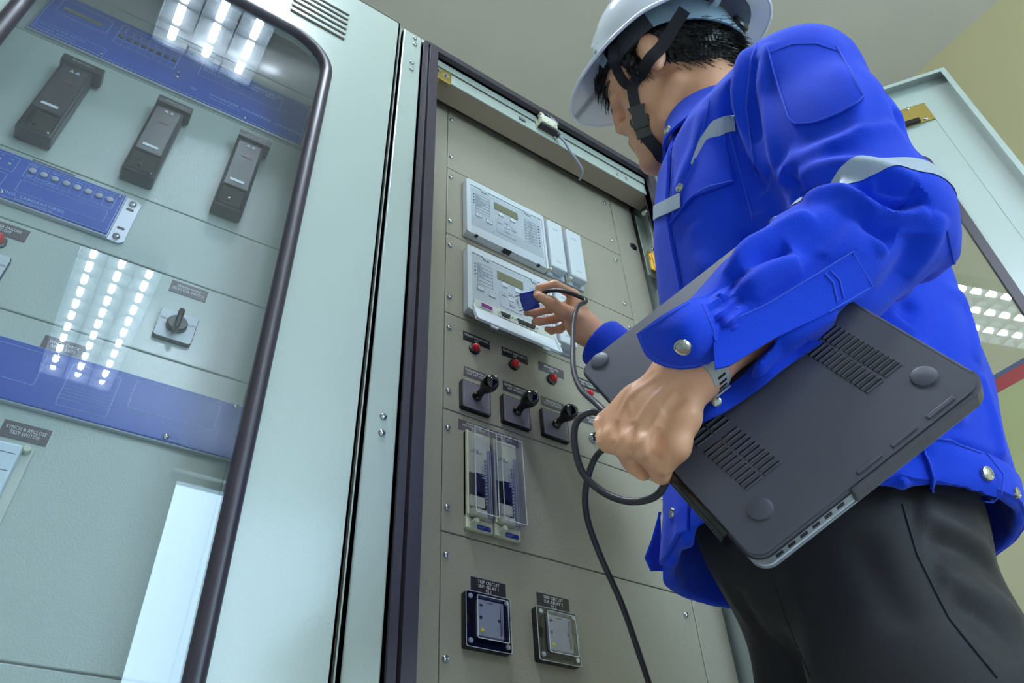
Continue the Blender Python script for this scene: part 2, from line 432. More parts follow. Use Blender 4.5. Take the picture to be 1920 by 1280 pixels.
obj('glass_seal', b, 'gasket', DD)
b = nb(); box(b, DW - .165, DW - .078, -.0035, 0, 2.045, 2.115, .0006); lp = obj('latch_plate', b, 'brass', DD)
b = nb(); cyl(b, (DW - .15, -.012, 2.052), (DW - .15, 0, 2.052), .004); box(b, DW - .19, DW - .112, -.012, -.004, 2.044, 2.058, .001); obj('latch_bar', b, 'black', DD)
screws([(DW - .12, 2.108), (DW - .098, 2.052)], DD, -.0035, .005, 'latch_bolt')
b = nb()

# ---- left, closed cabinet
LC = root('control_cabinet', 'grey-green control cabinet with closed glass door full of blue relays', 'cabinet', loc=(0, 0, 0))
carcass(-.475, .331, LC)
b = nb(); box(b, .3, .331, YF + .004, YF + .03, .05, ZT); box(b, -.475, -.44, YF + .004, YF + .03, .05, ZT)
obj('door_frame', b, 'gap_shade', LC)  # frame behind the door coloured dark for the shaded gap
g = .0
oo = rrect(-.39, .319, .06, 2.148, .006, 5); ii = rrect(-.252, .186, .24, 1.876, .085, 5)
b = nb(); ring(b, oo, ii, -.098, -.080)
ring(b, oo, rrect(-.387, .316, .063, 2.145, .005, 5), -.098, YF + .0)
LD = obj('glass_door', b, 'paint', LC)
gl = obj('door_glass', prism(nb(), rrect(-.256, .19, .236, 1.88, .088, 10), -.0985, -.1025), 'glass', LD)
# bulging rubber profile round the glass
b = nb(); prof = [(0, 0), (0, .008), (.003, .0125), (.009, .0145), (.016, .0125), (.0205, .008), (.0215, 0)]
loops = [[(x, z) for x, z in rrect(-.268 + a, .192 - a, .228 + a, 1.8865 - a, .098 - a, 12)] for a, h in prof]
rows = [[b.verts.new((x, -.0985 - h, z)) for x, z in lp_] for lp_, (a, h) in zip(loops, prof)]
n_ = len(rows[0])
for r0, r1 in zip(rows, rows[1:]):
    for k in range(n_): b.faces.new([r0[k], r0[(k + 1) % n_], r1[(k + 1) % n_], r1[k]])
bmesh.ops.recalc_face_normals(b, faces=b.faces)
obj('glass_seal', b, 'gasket', LD, True)
for i in range(6):
    z = 1.951 + i * .0205
    b = nb(); prism(b, rrect(.088, .204, z, z + .009, .0044, 5), -.1015, -.098); bmesh.ops.translate(b, verts=b.verts, vec=(0, 0, 0))
    v = obj('vent_louvre', b, 'paint', LD)
    obj('slit', bx(.09, .202, -.1, -.0975, z - .0035, z + .0006), 'gap_shade', v)
# swing frame behind the glass
LSF = obj('swing_frame', box(box(nb(), -.36, .222, .003, .006, .1, 2.08), .2, .235, -.003, .003, .1, 2.08), 'paint', LC); LSF.matrix_world = LFm
LZ = [2.075, 1.924, 1.739, 1.4525, 1.3145, 1.1635, .7425, .30]
for i in range(7):
    b = nb(); box(b, -.35, .1985, -.003, .003, LZ[i + 1] + .0011, LZ[i] - .0011, .0012)
    p = obj('front_plate', b, 'paint', LC); p.matrix_world = LFm
b = nb()

# ------------------------------------------------------------------ devices
def dev(name, label, cat, F, u, v, group=None, w=.003):
    return root(name, label, cat, F @ T3((u, -w, v)), group=group)
def nameplate(F, u0, u1, v0, v1, lines, label, m='label', group=None, size=None, w=.003, sx=.8):
    t = dev('nameplate', label, 'label plate', F, (u0 + u1) / 2, (v0 + v1) / 2, group, w)
    hw, hh = (u1 - u0) / 2, (v1 - v0) / 2
    b = nb(); box(b, -hw, hw, -.0012, 0, -hh, hh, .0002); box(b, -hw - .0005, hw + .0005, -.0006, 0, -hh - .0005, hh + .0005, mi=1)
    obj('plate', b, [m, 'alu'], t)
    s = size or min(2 * hh / (len(lines) + .5), .0068)
    if lines: text('lettering', '\n'.join(lines), s, t, 0, 0, -.0014, sx=sx, spacing=1.05)
    return t
# right cabinet plates
nameplate(RFm, .539, .5968, 1.366, 1.3865, ['TRANSFORMER DIFF.', 'OFF'], 'black label TRANSFORMER DIFF. OFF above the leftmost red lamp')
nameplate(RFm, .6225, .681, 1.3655, 1.386, ['RESTRICT EARTH FAULT', 'OFF'], 'black label RESTRICT EARTH FAULT OFF above the second red lamp', sx=.68)
nameplate(RFm, .7068, .767, 1.3665, 1.3875, ['BREAKER FAIL', 'OFF'], 'dark grey label BREAKER FAIL OFF above the third red lamp', 'label_brown')
nameplate(RFm, .7945, .8545, 1.3665, 1.3875, ['TRANSFORMER', 'OVER CURRENT'], 'black label half hidden by the cable above the fourth red lamp')
nameplate(RFm, .54, .598, 1.2845, 1.3045, ['TRANSFORMER DIFF.', 'CUT OFF SWITCH'], 'dark label TRANSFORMER CUT OFF SWITCH over the leftmost black handle', 'label_brown')
nameplate(RFm, .6214, .68, 1.2845, 1.305, ['RESTRICT EARTH FAULT', 'CUT OFF SWITCH'], 'black label RESTRICT EARTH FAULT CUT OFF SWITCH over the middle black handle', sx=.68)
nameplate(RFm, .7048, .764, 1.2835, 1.3035, ['BREAKER FAIL', 'CUT OFF SWITCH'], 'dark grey label BREAKER FAIL CUT OFF SWITCH over the third black handle', 'label_brown')
nameplate(RFm, .7935, .8525, 1.279, 1.299, ['OVER CURRENT', 'RESET'], 'dark label partly behind the big hand above the chrome button', 'label_brown')
nameplate(RFm, .5294, .588, 1.169, 1.188, ['TRANSFORMER', 'DIFF LOCKOUT RELAY', '86T1'], 'dark label TRANSFORMER DIFF LOCKOUT RELAY over the left clear cover', 'label_brown', sx=.75)
nameplate(RFm, .5895, .648, 1.169, 1.188, ['OVER CURRENT', 'LOCKOUT RELAY', '86T2'], 'dark label OVER CURRENT LOCKOUT RELAY over the right clear cover', 'label_brown', sx=.75)
nameplate(RFm, .55, .6094, .898, .9217, ['TRIP CIRCUIT', 'SUP. RELAY 1', '95.1'], 'black label TRIP CIRCUIT SUP. RELAY 1 over the left square relay', sx=.85)
nameplate(RFm, .6645, .7245, .898, .9217, ['TRIP CIRCUIT', 'SUP. RELAY 2', '95.2'], 'black label TRIP CIRCUIT SUP. RELAY 2 over the right square relay', sx=.85)

def pilot(F, u, v, label, chromed=False, r=.0076, w=.003, group='red pilot lamps in a row'):
    t = dev('pilot_lamp', label, 'indicator lamp', F, u, v, group, w)
    obj('bezel', lathe(nb(), [(r + .0035, 0), (r + .0035, .004), (r + .001, .0055), (r, .0055)], (0, 0, 0), (0, -1, 0), 24), 'chrome' if chromed else 'black', t, True)
    obj('lens', lathe(nb(), [(r, .004), (r, .008)] + [(r * math.cos(a), .008 + r * math.sin(a)) for a in (.3, .6, .9, 1.2, 1.4)] + [(0, .008 + r)], (0, 0, 0), (0, -1, 0), 24), 'red', t, True, 'glossy red dome lens')
    return t
pilot(RFm, .5625, 1.352, 'red pilot lamp under the TRANSFORMER DIFF. label, leftmost of the row')
pilot(RFm, .648, 1.351, 'red pilot lamp under the RESTRICT EARTH FAULT label')
pilot(RFm, .7348, 1.352, 'red pilot lamp under the BREAKER FAIL label')
pilot(RFm, .8225, 1.350, 'red pilot lamp in a chrome bezel beside the big hand', True)
t = dev('push_button', 'chrome push button half hidden behind the big hand', 'button', RFm, .822, 1.248)
obj('bezel', lathe(nb(), [(.011, 0), (.011, .006), (.009, .008)], (0, 0, 0), (0, -1, 0), 24), 'chrome', t, True)
obj('cap', lathe(nb(), [(.0088, .004), (.0088, .010), (.007, .0115), (0, .0118)], (0, 0, 0), (0, -1, 0), 24), 'black', t, True)

def handle_switch(u, v, label):
    t = dev('rotary_switch', label, 'rotary switch', RFm, u, v, 'black handled rotary switches')
    h = .0292
    obj('bezel', prism(nb(), rrect(-h, h, -h, h, .003, 4), 0, -.008), 'black', t)
    b = nb(); prism(b, rrect(-h + .002, h - .002, -h + .002, h - .002, .002, 4), -.008, -.0092); fp = obj('face_plate', b, 'switchface', t)
    obj('border_line', outline(nb(), -h + .0045, h - .0045, -h + .0045, h - .0045, -.0093, .0004), 'lightgrey', fp)
    b = nb(); lathe(b, [(.009, 0), (.009, .004), (.0075, .006), (.0066, .012), (.007, .018), (.0105, .024), (.0138, .031), (.0148, .038), (.0132, .0465), (.008, .052), (0, .054)], (0, -.0085, 0), (.08, -1, .14), 28)
    hd = obj('handle', b, 'gloss_black', t, True, 'glossy black pear shaped handle')
    b = nb(); prism(b, [(-.0035, -.003), (.0035, 0), (-.0035, .003), (-.0015, 0)], -.0665, -.0655)
    bmesh.ops.rotate(b, verts=b.verts, cent=(0, 0, 0), matrix=Matrix.Rotation(math.radians(-60), 3, 'Y')); bmesh.ops.translate(b, verts=b.verts, vec=(.0052, .005, .0115))
    obj('arrow_mark', b, 'text', hd)
    obj('set_screw', lathe(nb(), [(.0022, 0), (.0022, .003), (0, .0034)], (-.005, -.016, .0005), (-1, -.6, 0), 12), 'brass', hd, True)
handle_switch(.5605, 1.2385, 'black handled rotary switch, leftmost of the three in the row')
handle_switch(.643, 1.2385, 'black handled rotary switch, middle of the three in the row')
handle_switch(.728, 1.241, 'black handled rotary switch nearest the big hand')

# protection relays, white front with display and key pad
def protection_relay(v, label, flap_open):
    t = dev('protection_relay', label, 'protection relay', RFm, .539, v, 'white protection relays')
    W, Hh, d = .2055, .1765, .0175
    b = nb(); box(b, 0, W, -d + .002, 0, 0, Hh, .003); fo = rrect(.0, W, 0, Hh, .006, 4); fi = rrect(.009, W - .006, .004, Hh - .017, .003, 4)
    ring(b, fo, fi, -d - .0015, -d + .003)
    box(b, .009, W - .006, -d + .0006, -d + .003, .004, Hh - .015)
    obj('housing', b, 'white', t)
    y = -d + .0004
    def scr(x0, x1, z0, z1, mm, nm='panel', par=None, yy=y): return obj(nm, bx(x0, x1, yy, yy + .0006, z0, z1, .0001, 1), mm, par or t)
    fc = scr(.012, W - .009, .03, Hh - .022, 'lightgrey', 'faceplate')
    y -= .0008
    ds = scr(.070, .1325, .1165, .139, 'lcd', 'display', yy=y - .0003); ds['label'] = 'dark olive display'
    b = nb(); prism(b, rrect(.0735, .129, .0435, .094, .008, 5), y, y + .0006); pad = obj('key_pad', b, 'greypad', t)
    yk = y - .0008
    for (x, z, w_, h_, g_) in ((.0785, .074, .011, .012, '•'), (.0965, .082, .012, .009, '▲'), (.0955, .068, .0125, .011, ''), (.0965, .054, .012, .009, '▼'), (.1145, .069, .011, .012, '•')):
        k = obj('key', bx(x - .001, x + w_ - .001, yk - .0008, yk + .0006, z, z + h_ - .001, .0008), 'white' if g_ == '' else 'greypad', t)
        if g_: obj('key_mark', bx(x + w_ / 2 - .0022, x + w_ / 2, yk - .001, yk - .0007, z + h_ / 2 - .0015, z + h_ / 2 + .0002), 'red', k)
        else: text('lettering', 'abc', .0055, k, x + w_ / 2 - .001, z + h_ / 2, yk - .0011, 'ink')
    for x, z in ((.081, .1015), (.112, .1015)): obj('key', bx(x - .001, x + .0125, y - .0012, y + .0006, z, z + .0105, .0006), 'white', t)
    for x, z, w_, s_ in ((.022, .062, .016, 'C'), (.0475, .057, .0165, 'I↔O'),):
        k = obj('key', bx(x, x + w_, y - .0008, y + .0006, z, z + .0125, .0005), 'white', t)
        b = nb(); outline(b, x + .0005, x + w_ - .0005, z + .0005, z + .012, y - .0009, .0005, .001); obj('key_border', b, 'inkdark', k)
        text('lettering', s_ if s_ == 'C' else '1=0', .006, k, x + w_ / 2, z + .006, y - .001, 'ink')
    # left legend
    b = nb()
    for i in range(5): outline(b, .023, .058, .1365 - i * .0098 - .0098, .1365 - i * .0098, y - .0003, .0004, .0004)
    outline(b, .023, .058, .078, .0875, y - .0003, .0004, .0004)
    lg = obj('led_legend', b, 'inkdark', t)
    for i, s_ in enumerate(('Trip', 'Alarm', 'Out of service', 'Healthy')): text('lettering', s_, .0052, lg, .0245, .1318 - i * .0098, y - .0005, 'ink', sx=.8, align='LEFT')
    b = nb()
    for i in range(4): prism(b, rrect(.0165, .0195, .1300 - i * .0098, .1322 - i * .0098, .001, 3), y - .001, y)
    obj('led', b, 'inkdark', t)
    b = nb()
    for i in range(8): outline(b, .1495, .181, .1325 - i * .0093 - .0093, .1325 - i * .0093, y - .0003, .0004, .0004)
    rg = obj('led_legend', b, 'inkdark', t)
    for i, s_ in enumerate(('Trip A', 'Trip B', 'I > start', 'I >>', 'BF 1 2', 'Sup. fault', 'Relay on', 'Relay off')): text('lettering', s_, .0042, rg, .165, .1283 - i * .0093, y - .0005, 'inkdark', sx=.8)
    b = nb()
    for i in range(8): prism(b, rrect(.186, .1890, .1272 - i * .0093, .1294 - i * .0093, .001, 3), y - .001, y)
    obj('led', b, 'inkdark', t)
    for x in (.045, .162):                         # moulded clips at the top edge
        obj('clip', prism(nb(), [(x - .009, Hh - .0165), (x + .009, Hh - .0165), (x + .006, Hh - .0245), (x - .006, Hh - .0245)], -d - .0015, -d), 'lightgrey', t)
    if not flap_open:
        b = nb(); prism(b, rrect(.010, W - .007, .001, .054, .003, 4), -d - .0045, -d - .002); obj('lower_flap', b, 'clearthin', t, label='clear hinged lower cover, closed')
        for q in ((.02, .026, -d - .003, -d + .004, -.003, .0), (W - .03, W - .024, -d - .003, -d + .004, -.003, .0), (.09, .11, -d - .002, -.006, -.0008, .0)): obj('hinge_slot', bx(*q), 'dark', t)
        text('lettering', 'ILI', .004, t, .066, .035, y - .0005, 'ink')
    else:
        b = nb(); box(b, .012, W - .006, -d - .004, -d - .0005, .004, .03, .001); sk = obj('socket_strip', b, 'offwhite', t)
        yy = -d - .0045
        obj('battery_window', bx(.024, .053, yy - .0012, yy, .012, .0255, .001), 'white', t)
        obj('battery_label', bx(.027, .051, yy - .0018, yy - .001, .0145, .0235), 'purple', t, label='purple battery label')
        for x0, x1 in ((.070, .092), (.108, .150)):
            b = nb(); prism(b, rrect(x0 - .006, x1 + .006, .0085, .0235, .002, 3), yy, yy - .0012); o_ = obj('serial_socket', b, 'offwhite', t)
            b = nb(); prism(b, [(x0, .0215), (x1, .0215), (x1 - .003, .0115), (x0 + .003, .0115)], yy - .0012, yy - .0035); obj('pin_field', b, 'dark', o_)
            b = nb()
            for q in (x0 - .0035, x1 + .0035): lathe(b, [(.002, 0), (.002, .003), (.0008, .003), (.0008, .001)], (q, yy - .001, .0165), (0, -1, 0), 10)
            obj('jack_screw', b, 'chrome', o_)
        # clear flap hanging open below
        fl = nb(); y0 = -d - .005
        box(fl, .006, W - .008, -.002, 0, -.044, 0, .0006); box(fl, .006, W - .008, -.0055, -.002, -.044, -.042, .0005)
        for x in (.006, W - .011): box(fl, x, x + .003, -.007, -.002, -.044, 0, .0005)
        for x in (.045, .162): prism(fl, [(x - .009, -.044), (x + .009, -.044), (x + .007, -.051), (x - .007, -.051)], -.003, 0)
        bmesh.ops.rotate(fl, verts=fl.verts, cent=(0, 0, 0), matrix=Matrix.Rotation(math.radians(-16), 3, 'X')); bmesh.ops.translate(fl, verts=fl.verts, vec=(0, y0, .004))
        obj('lower_flap', fl, 'clearflap', t, label='clear hinged lower cover, hanging open')
    return t
M['clearflap'] = glass_mat('clear_flap', (0.9, 0.93, 0.95), 1.5, 0.05, haze=.75, hazecol=(225, 232, 236))
protection_relay(1.6455, 'upper white protection relay with its lower flap closed', False)
protection_relay(1.4285, 'lower white protection relay with its clear flap hanging open', True)
def test_module(u, v, label):
    t = dev('terminal_module', label, 'relay module', RFm, u, v, 'narrow white modules beside the relays')
    b = nb(); box(b, -.0035, .0475, -.006, 0, 0, .176, .001); obj('base', b, 'lightgrey', t)
    b = nb(); box(b, .001, .0435, -.024, -.004, .012, .168, .0035); c = obj('cover', b, 'white', t)
    b = nb(); outline(b, .0005, .0008, .1, .11, -.0243)
    b = nb()
    for i in (0, 1): prism(b, [(.014 + i * .007, .138), (.0205 + i * .007, .138), (.0172 + i * .007, .1435)], -.0245, -.024)
    box(b, .014, .029, -.0245, -.024, .032, .033); obj('warning_mark', b, 'greypad', c)
    obj('screw_cap', lathe(nb(), [(.0042, 0), (.0042, .012), (.003, .014), (0, .0142)], (.0, -.006, .006), (0, -1, 0), 16), 'cream', t, True)
    b = nb(); prism(b, rrect(.014, .036, .001, .009, .002, 3), -.007, -.006); obj('link', b, 'chrome', t)
test_module(.7495, 1.6455, 'narrow white module beside the upper relay, left one of the pair')
test_module(.8045, 1.6455, 'narrow white module beside the upper relay, right one of the pair')
test_module(.7495, 1.4285, 'narrow white module at the end of the lower relay')

def lockout(u, v, label):
    t = dev('lockout_relay', label, 'lockout relay', RFm, u, v, 'lockout relays under clear covers')
    b = nb(); box(b, 0, .0475, -.008, 0, 0, .174, .0015); box(b, 0, .0035, -.012, 0, .02, .172, .001); obj('base', b, 'cream', t)
    b = nb(); box(b, .004, .0445, -.011, -.008, .095, .165); box(b, .004, .030, -.014, -.008, .035, .053); box(b, .005, .032, -.019, -.008, .018, .030, .002); obj('mechanism', b, 'cream', t)
    b = nb(); prism(b, [(.014, .095), (.03, .095), (.033, .03), (.026, .03), (.026, .06), (.014, .062)], -.013, -.008); box(b, .004, .044, -.009, -.008, .055, .095); obj('armature', b, 'dark', t)
    b = nb()
    for i in range(14): box(b, .031, .0335, -.016, -.012, .04 + i * .006, .0435 + i * .006)
    for x in (.036, .0395): box(b, x, x + .0015, -.018, -.012, .02, .14)
    obj('coil', b, 'relayface', t)
    b = nb()
    for i in range(6): box(b, .024, .031, -.0165, -.016, .085 + i * .004, .0868 + i * .004)
    obj('rating_label', b, 'lightgrey', t)
    text('lettering', 'MVAJ\nTRIP RELAY', .0045, t, .017, .135, -.0113, 'inkdark')
    b = nb(); a_ = rrect(.004, .0455, .017, .169, .0025, 4); i_ = rrect(.0055, .044, .0185, .1675, .002, 4); ring(b, a_, i_, -.028, -.008); prism(b, a_, -.0295, -.028)
    obj('clear_cover', b, 'clear', t)
    obj('cover_rim', ring(nb(), rrect(.0038, .0457, .0168, .1692, .0025, 4), rrect(.0049, .0446, .0179, .1681, .002, 4), -.0298, -.0292), 'clearflap', t)
    b = nb(); outline(b, .0, .001, 0, .001, 0)
    obj('screw_cap', lathe(nb(), [(.0048, 0), (.0048, .012), (.0035, .014), (0, .0142)], (.011, -.008, .008), (0, -1, 0), 16), 'cream', t, True)
    b = nb(); prism(b, rrect(.018, .043, .001, .009, .0025, 3), -.0092, -.008); obj('seal_plate', b, 'chrome', t)
lockout(.5388, .992, 'lockout relay under a clear cover, left one of the pair')
lockout(.5893, .992, 'lockout relay under a clear cover, right one of the pair')

def trip_relay(u, v, label):
    t = dev('supervision_relay', label, 'relay', RFm, u, v, 'square relays with clear covers')
    h, g_ = .0368, .0385
    obj('housing', prism(nb(), rrect(-h, h, -g_, g_, .003, 4), 0, -.0095), 'black', t)
    b = nb(); prism(b, [(-h, -g_ + .003), (-h + .003, -g_), (h, -g_), (h, -.007), (h - .006, -.007), (h - .006, .007), (h, .007), (h, g_ - .003), (h - .003, g_), (-h + .003, g_), (-h, g_ - .003), (-h, .007), (-h + .0085, .007), (-h + .0085, -.007), (-h, -.007)], -.0105, -.0125); obj('cover_flange', b, 'smoke', t)
    b = nb(); ring(b, rrect(-h, h, -g_, g_, .003, 4), rrect(-h + .0006, h - .0006, -g_ + .0006, g_ - .0006, .003, 4), -.0128, -.0118); obj('cover_rim', b, 'clearflap', t)
    b = nb(); box(b, -.02, .0215, -.017, -.0095, -.0235, .0265, .001); fc = obj('relay_body', b, 'relayface', t)
    b = nb(); box(b, .0155, .0165, -.0175, -.0165, -.02, .022); box(b, .0185, .019, -.0175, -.0165, -.018, .024); box(b, -.018, -.013, -.0175, -.0165, .017, .0195); box(b, -.018, -.014, -.0175, -.0165, -.001, .003); box(b, .012, .0155, -.0175, -.0165, -.001, .003); box(b, -.006, .004, -.0175, -.0165, .0225, .0232); obj('markings', b, 'dark', fc)
    obj('flag', box(nb(), -.0165, -.0115, -.0185, -.016, -.0185, -.0135, .001), 'yel', t, label='small yellow flag')
    b = nb(); o_ = rrect(-.0245, .026, -.029, .0295, .002, 3); i_ = rrect(-.0235, .025, -.028, .0285, .0015, 3)
    ring(b, o_, i_, -.021, -.0125); prism(b, rrect(-.0245, .026, -.029, .0295, .002, 3), -.0225, -.021); obj('clear_cover', b, 'clear', t)
    obj('cover_edge', ring(nb(), rrect(-.0248, .0263, -.0293, .0298, .002, 3), rrect(-.024, .0255, -.0285, .029, .0015, 3), -.0228, -.022), 'clearflap', t)
    for x in (-h + .007, h - .007):
        for z in (-g_ + .008, g_ - .008):
            b = nb(); lathe(b, [(.0036, 0), (.0036, .0012), (.003, .002), (0, .0021)], (x, -.0125, z), (0, -1, 0), 14); sc = obj('cover_screw', b, 'alu', t, True)
trip_relay(.5715, .8565, 'square relay with clear cover at the bottom, the left one nearest the lockout relays')
trip_relay(.6905, .857, 'square relay with clear cover at the bottom, the right one nearest the hanging cable')

# limit switch on the rail with its lead
t = root('door_switch', 'cream door contact switch on the top rail of the open cabinet', 'switch', T3(tuple(aty(1020, 241, -.0748) - np.array([0, 0, .010]))))
b = nb(); box(b, -.022, .024, -.024, -.0, -.004, .026, .0018); box(b, -.026, .028, -.004, 0, -.01, .03, .001); obj('body', b, 'cream', t)
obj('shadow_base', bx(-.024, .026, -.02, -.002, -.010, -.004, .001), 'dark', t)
b = nb(); tube(b, [(-.018, -.012, .026), (-.012, -.016, .038), (.012, -.018, .038), (.03, -.018, .026)], .001, smooth=4, flat=(.005, .0006, (0, 0, 1))); obj('lever', b, 'alu', t)
obj('roller', cyl(nb(), (-.018, -.02, .036), (-.018, -.008, .036), .006), 'cream', t, True)
screws([(-.006, .004), (.014, .004)], t, -.024, .003)
obj('gland', cyl(nb(), (.026, -.012, -.004), (.036, -.012, -.010), .007), 'rubber', t, True)
obj('lead', tube(nb(), [(.034, -.012, -.009), (.047, -.016, -.028), (.066, -.012, -.050), (.092, -.004, -.062), (.118, .01, -.066), (.135, .04, -.055)], .0034, n=10), 'lead', t, True, 'grey printed lead')
M_lead = None
# ------------------------------------------------------------------ devices behind the glass door
def key_row(t, xs, z, y, r, m, nm='key'):
    for x in xs: obj(nm, lathe(nb(), [(r, 0), (r, .0018), (r * .8, .0026), (0, .0028)], (x, y, z), (0, -1, 0), 16), m, t, True)
# upper blue relay
t = dev('blue_relay', 'long blue rack relay at the top behind the glass door', 'protection relay', LFm, -.306, 1.7425)
W, Hh = .483, .1405
obj('chassis', bx(0, W, -.006, 0, 0, Hh, .0015), 'alu', t)
obj('faceplate', bx(.004, W - .002, -.0075, -.0055, .003, Hh - .002, .001), 'blue', t)
b = nb(); y = -.0078
outline(b, .007, W - .004, .0045, Hh - .004, y, .0006)
outline(b, .02, .105, .074, .122, y, .0006, .004); outline(b, .12, .228, .062, .125, y, .0006, .002); outline(b, .267, .425, .078, .124, y, .0006, .002); outline(b, .01, .12, .006, .032, y, .0005, .002)
for i in range(8): box(b, .1335 + i * .0135, .1338 + i * .0135, y - .0001, y, .062, .1)
box(b, .12, .228, y - .0001, y, .1, .1004)
obj('printed_frames', b, 'printed', t)
obj('display', bx(.028, .092, y - .0008, y, .090, .100), 'lcd', t)
key_row(t, [.127 + i * .0134 for i in range(8)], .088, y, .0048, 'dark')
b = nb()
for i in range(8): lathe(b, [(.0018, 0), (.0014, .001), (0, .0013)], (.13 + i * .0134, y, .107), (0, -1, 0), 8)
obj('status_led', b, 'inkpink', t)
tx = lambda s, x, z, sz, **k: text('lettering', s, sz, t, x, z, y - .0002, 'printed', **k)
tx('SCHWEITZER  ENGINEERING  LABORATORIES', .30, .034, .0083, align='LEFT', sx=1.0, spacing=1.1)
tx('PULLMAN, WASHINGTON  USA', .30, .024, .0042, align='LEFT')
tx('SEL-311C\nDISTANCE AND OVERCURRENT RELAY\nDIRECTIONAL OVERCURRENT RELAY\nFAULT LOCATOR', .272, .115, .0092, align='LEFT', sx=.92)
for i, s_ in enumerate(('TARGET', 'METER', 'EVENTS', 'STATUS', 'OTHER', 'SET', 'CNTRL', 'GROUP')): tx(s_, .127 + i * .0134, .079, .0028)
for i, s_ in enumerate(('INST', 'COMM', 'SOTF', '50', '51', '81', 'RS', 'LO')): tx(s_, .13 + i * .0134, .115, .0036)
tx('A B C G   Z1 Z2 Z3 Z4   FAULT TYPE', .014, .024, .0045, align='LEFT'); tx('ZONE LEVEL   SERIAL PORT F', .014, .014, .0045, align='LEFT')
tx('SERIAL\nPORT', .272, .03, .004)
lathe_b = lathe(nb(), [(.005, 0), (.005, .002), (.0025, .003), (.0025, .010), (0, .0105)], (.238, y, .044), (0, -1, 0), 14)
obj('reset_post', lathe_b, 'chrome', t, True)
screws([(.116, .012), (.245, .131), (.472, .133), (.479, .136), (.372, .009), (.018, .13)], t, y, .0028)
# middle blue relay with bracket
t = dev('blue_relay', 'blue rack relay with a bare metal bracket, middle of the three behind the glass', 'protection relay', LFm, -.42, 1.340)
W = .368; Hh = .0965
obj('chassis', bx(0, W + .002, -.008, 0, -.001, Hh, .0015), 'alu', t)
obj('faceplate', bx(.004, W, -.0095, -.007, .002, Hh - .002, .001), 'blue', t)
b = nb(); y = -.0098
outline(b, .006, W - .002, .004, Hh - .0035, y, .0006)
outline(b, W - .132, W - .010, .055, .088, y, .0005, .002); outline(b, W - .13, W - .012, .022, .048, y, .0005, .003); outline(b, W - .175, W - .145, .055, .088, y, .0005, .002); outline(b, W - .21, W - .148, .022, .049, y, .0005, .003)
for i in range(1, 8): box(b, W - .132 + i * .01525, W - .1317 + i * .01525, y - .0001, y, .055, .088)
obj('printed_frames', b, 'printed', t)
key_row(t, [W - .1245 + i * .01525 for i in range(8)], .0725, y, .0052, 'relayface')
obj('display', bx(W - .2, W - .16, y - .0006, y, .028, .043), 'green', t)
b = nb()
for x, z in ((W - .168, .073), (W - .154, .07), (W - .185, .073)): lathe(b, [(.0025, 0), (.002, .001), (0, .0013)], (x, y, z), (0, -1, 0), 8)
obj('status_led', b, 'greypad', t)
tx('SCHWEITZER  ENGINEERING  LABORATORIES', W - .062, .014, .0075, align='RIGHT', spacing=1.12)
tx('PULLMAN, WASHINGTON  USA', W - .075, .007, .0035, align='RIGHT')
for i, s_ in enumerate(('TARGET\nRESET', 'METER', 'EVENTS', 'STATUS', 'OTHER', 'SET', 'CNTRL', 'EXIT')): tx(s_, W - .1245 + i * .01525, .083, .0032)
for i, s_ in enumerate(('LAMP\nTEST', 'CANCEL', 'SELECT', '<', '>', '^', 'v', '')): tx(s_ or '.', W - .1245 + i * .01525, .0605, .0034)
tx('52A', W - .168, .083, .003); tx('TRIP', W - .154, .08, .003)
b = nb(); prism(b, [(W, -.001), (W + .018, -.002), (W + .024, .004), (W + .024, Hh - .006), (W + .018, Hh), (W, Hh)], -.0045, 0); br = obj('bracket', b, 'alu', t, label='bare metal mounting bracket')
b = nb()
for z in (.026, .07): obj('slot', prism(nb(), rrect(W + .007, W + .018, z, z + .005, .0024, 4), -.0048, -.0044), 'dark', br)
screws([(W + .013, Hh - .011), (W + .012, .009)], t, -.0045, .0055)
screws([(W - .008, .086), (W - .142, .010)], t, y, .003)
# lower blue panel
t = dev('blue_relay', 'plain dark blue rack panel below the reflected ceiling lamp', 'blue panel', LFm, -.28, 1.0275)
W = .486; Hh = .0895
obj('chassis', bx(0, W, -.008, 0, 0, Hh, .0015), 'alu', t)
obj('faceplate', bx(.003, W - .001, -.0095, -.007, .002, Hh - .001, .001), 'blue', t)
b = nb(); y = -.0098
outline(b, .262, .321, .0125, .0775, y, .0005, .003); outline(b, .339, .449, .036, .0805, y, .0005, .004); outline(b, .15, .232, .03, .08, y, .0005, .003)
for z in (.0655, .054, .044, .0385, .034, .029, .0235): box(b, .262, .321, y - .0001, y, z, z + .0003)
box(b, .0, W, y - .0001, y, Hh - .0026, Hh - .002)
obj('printed_frames', b, 'printed', t)
text('lettering', 'Patents Pending', .004, t, .41, .006, y - .0002, 'printed')
screws([(.242, .0805), (.395, .0085), (.469, .0855)], t, y, .0042)

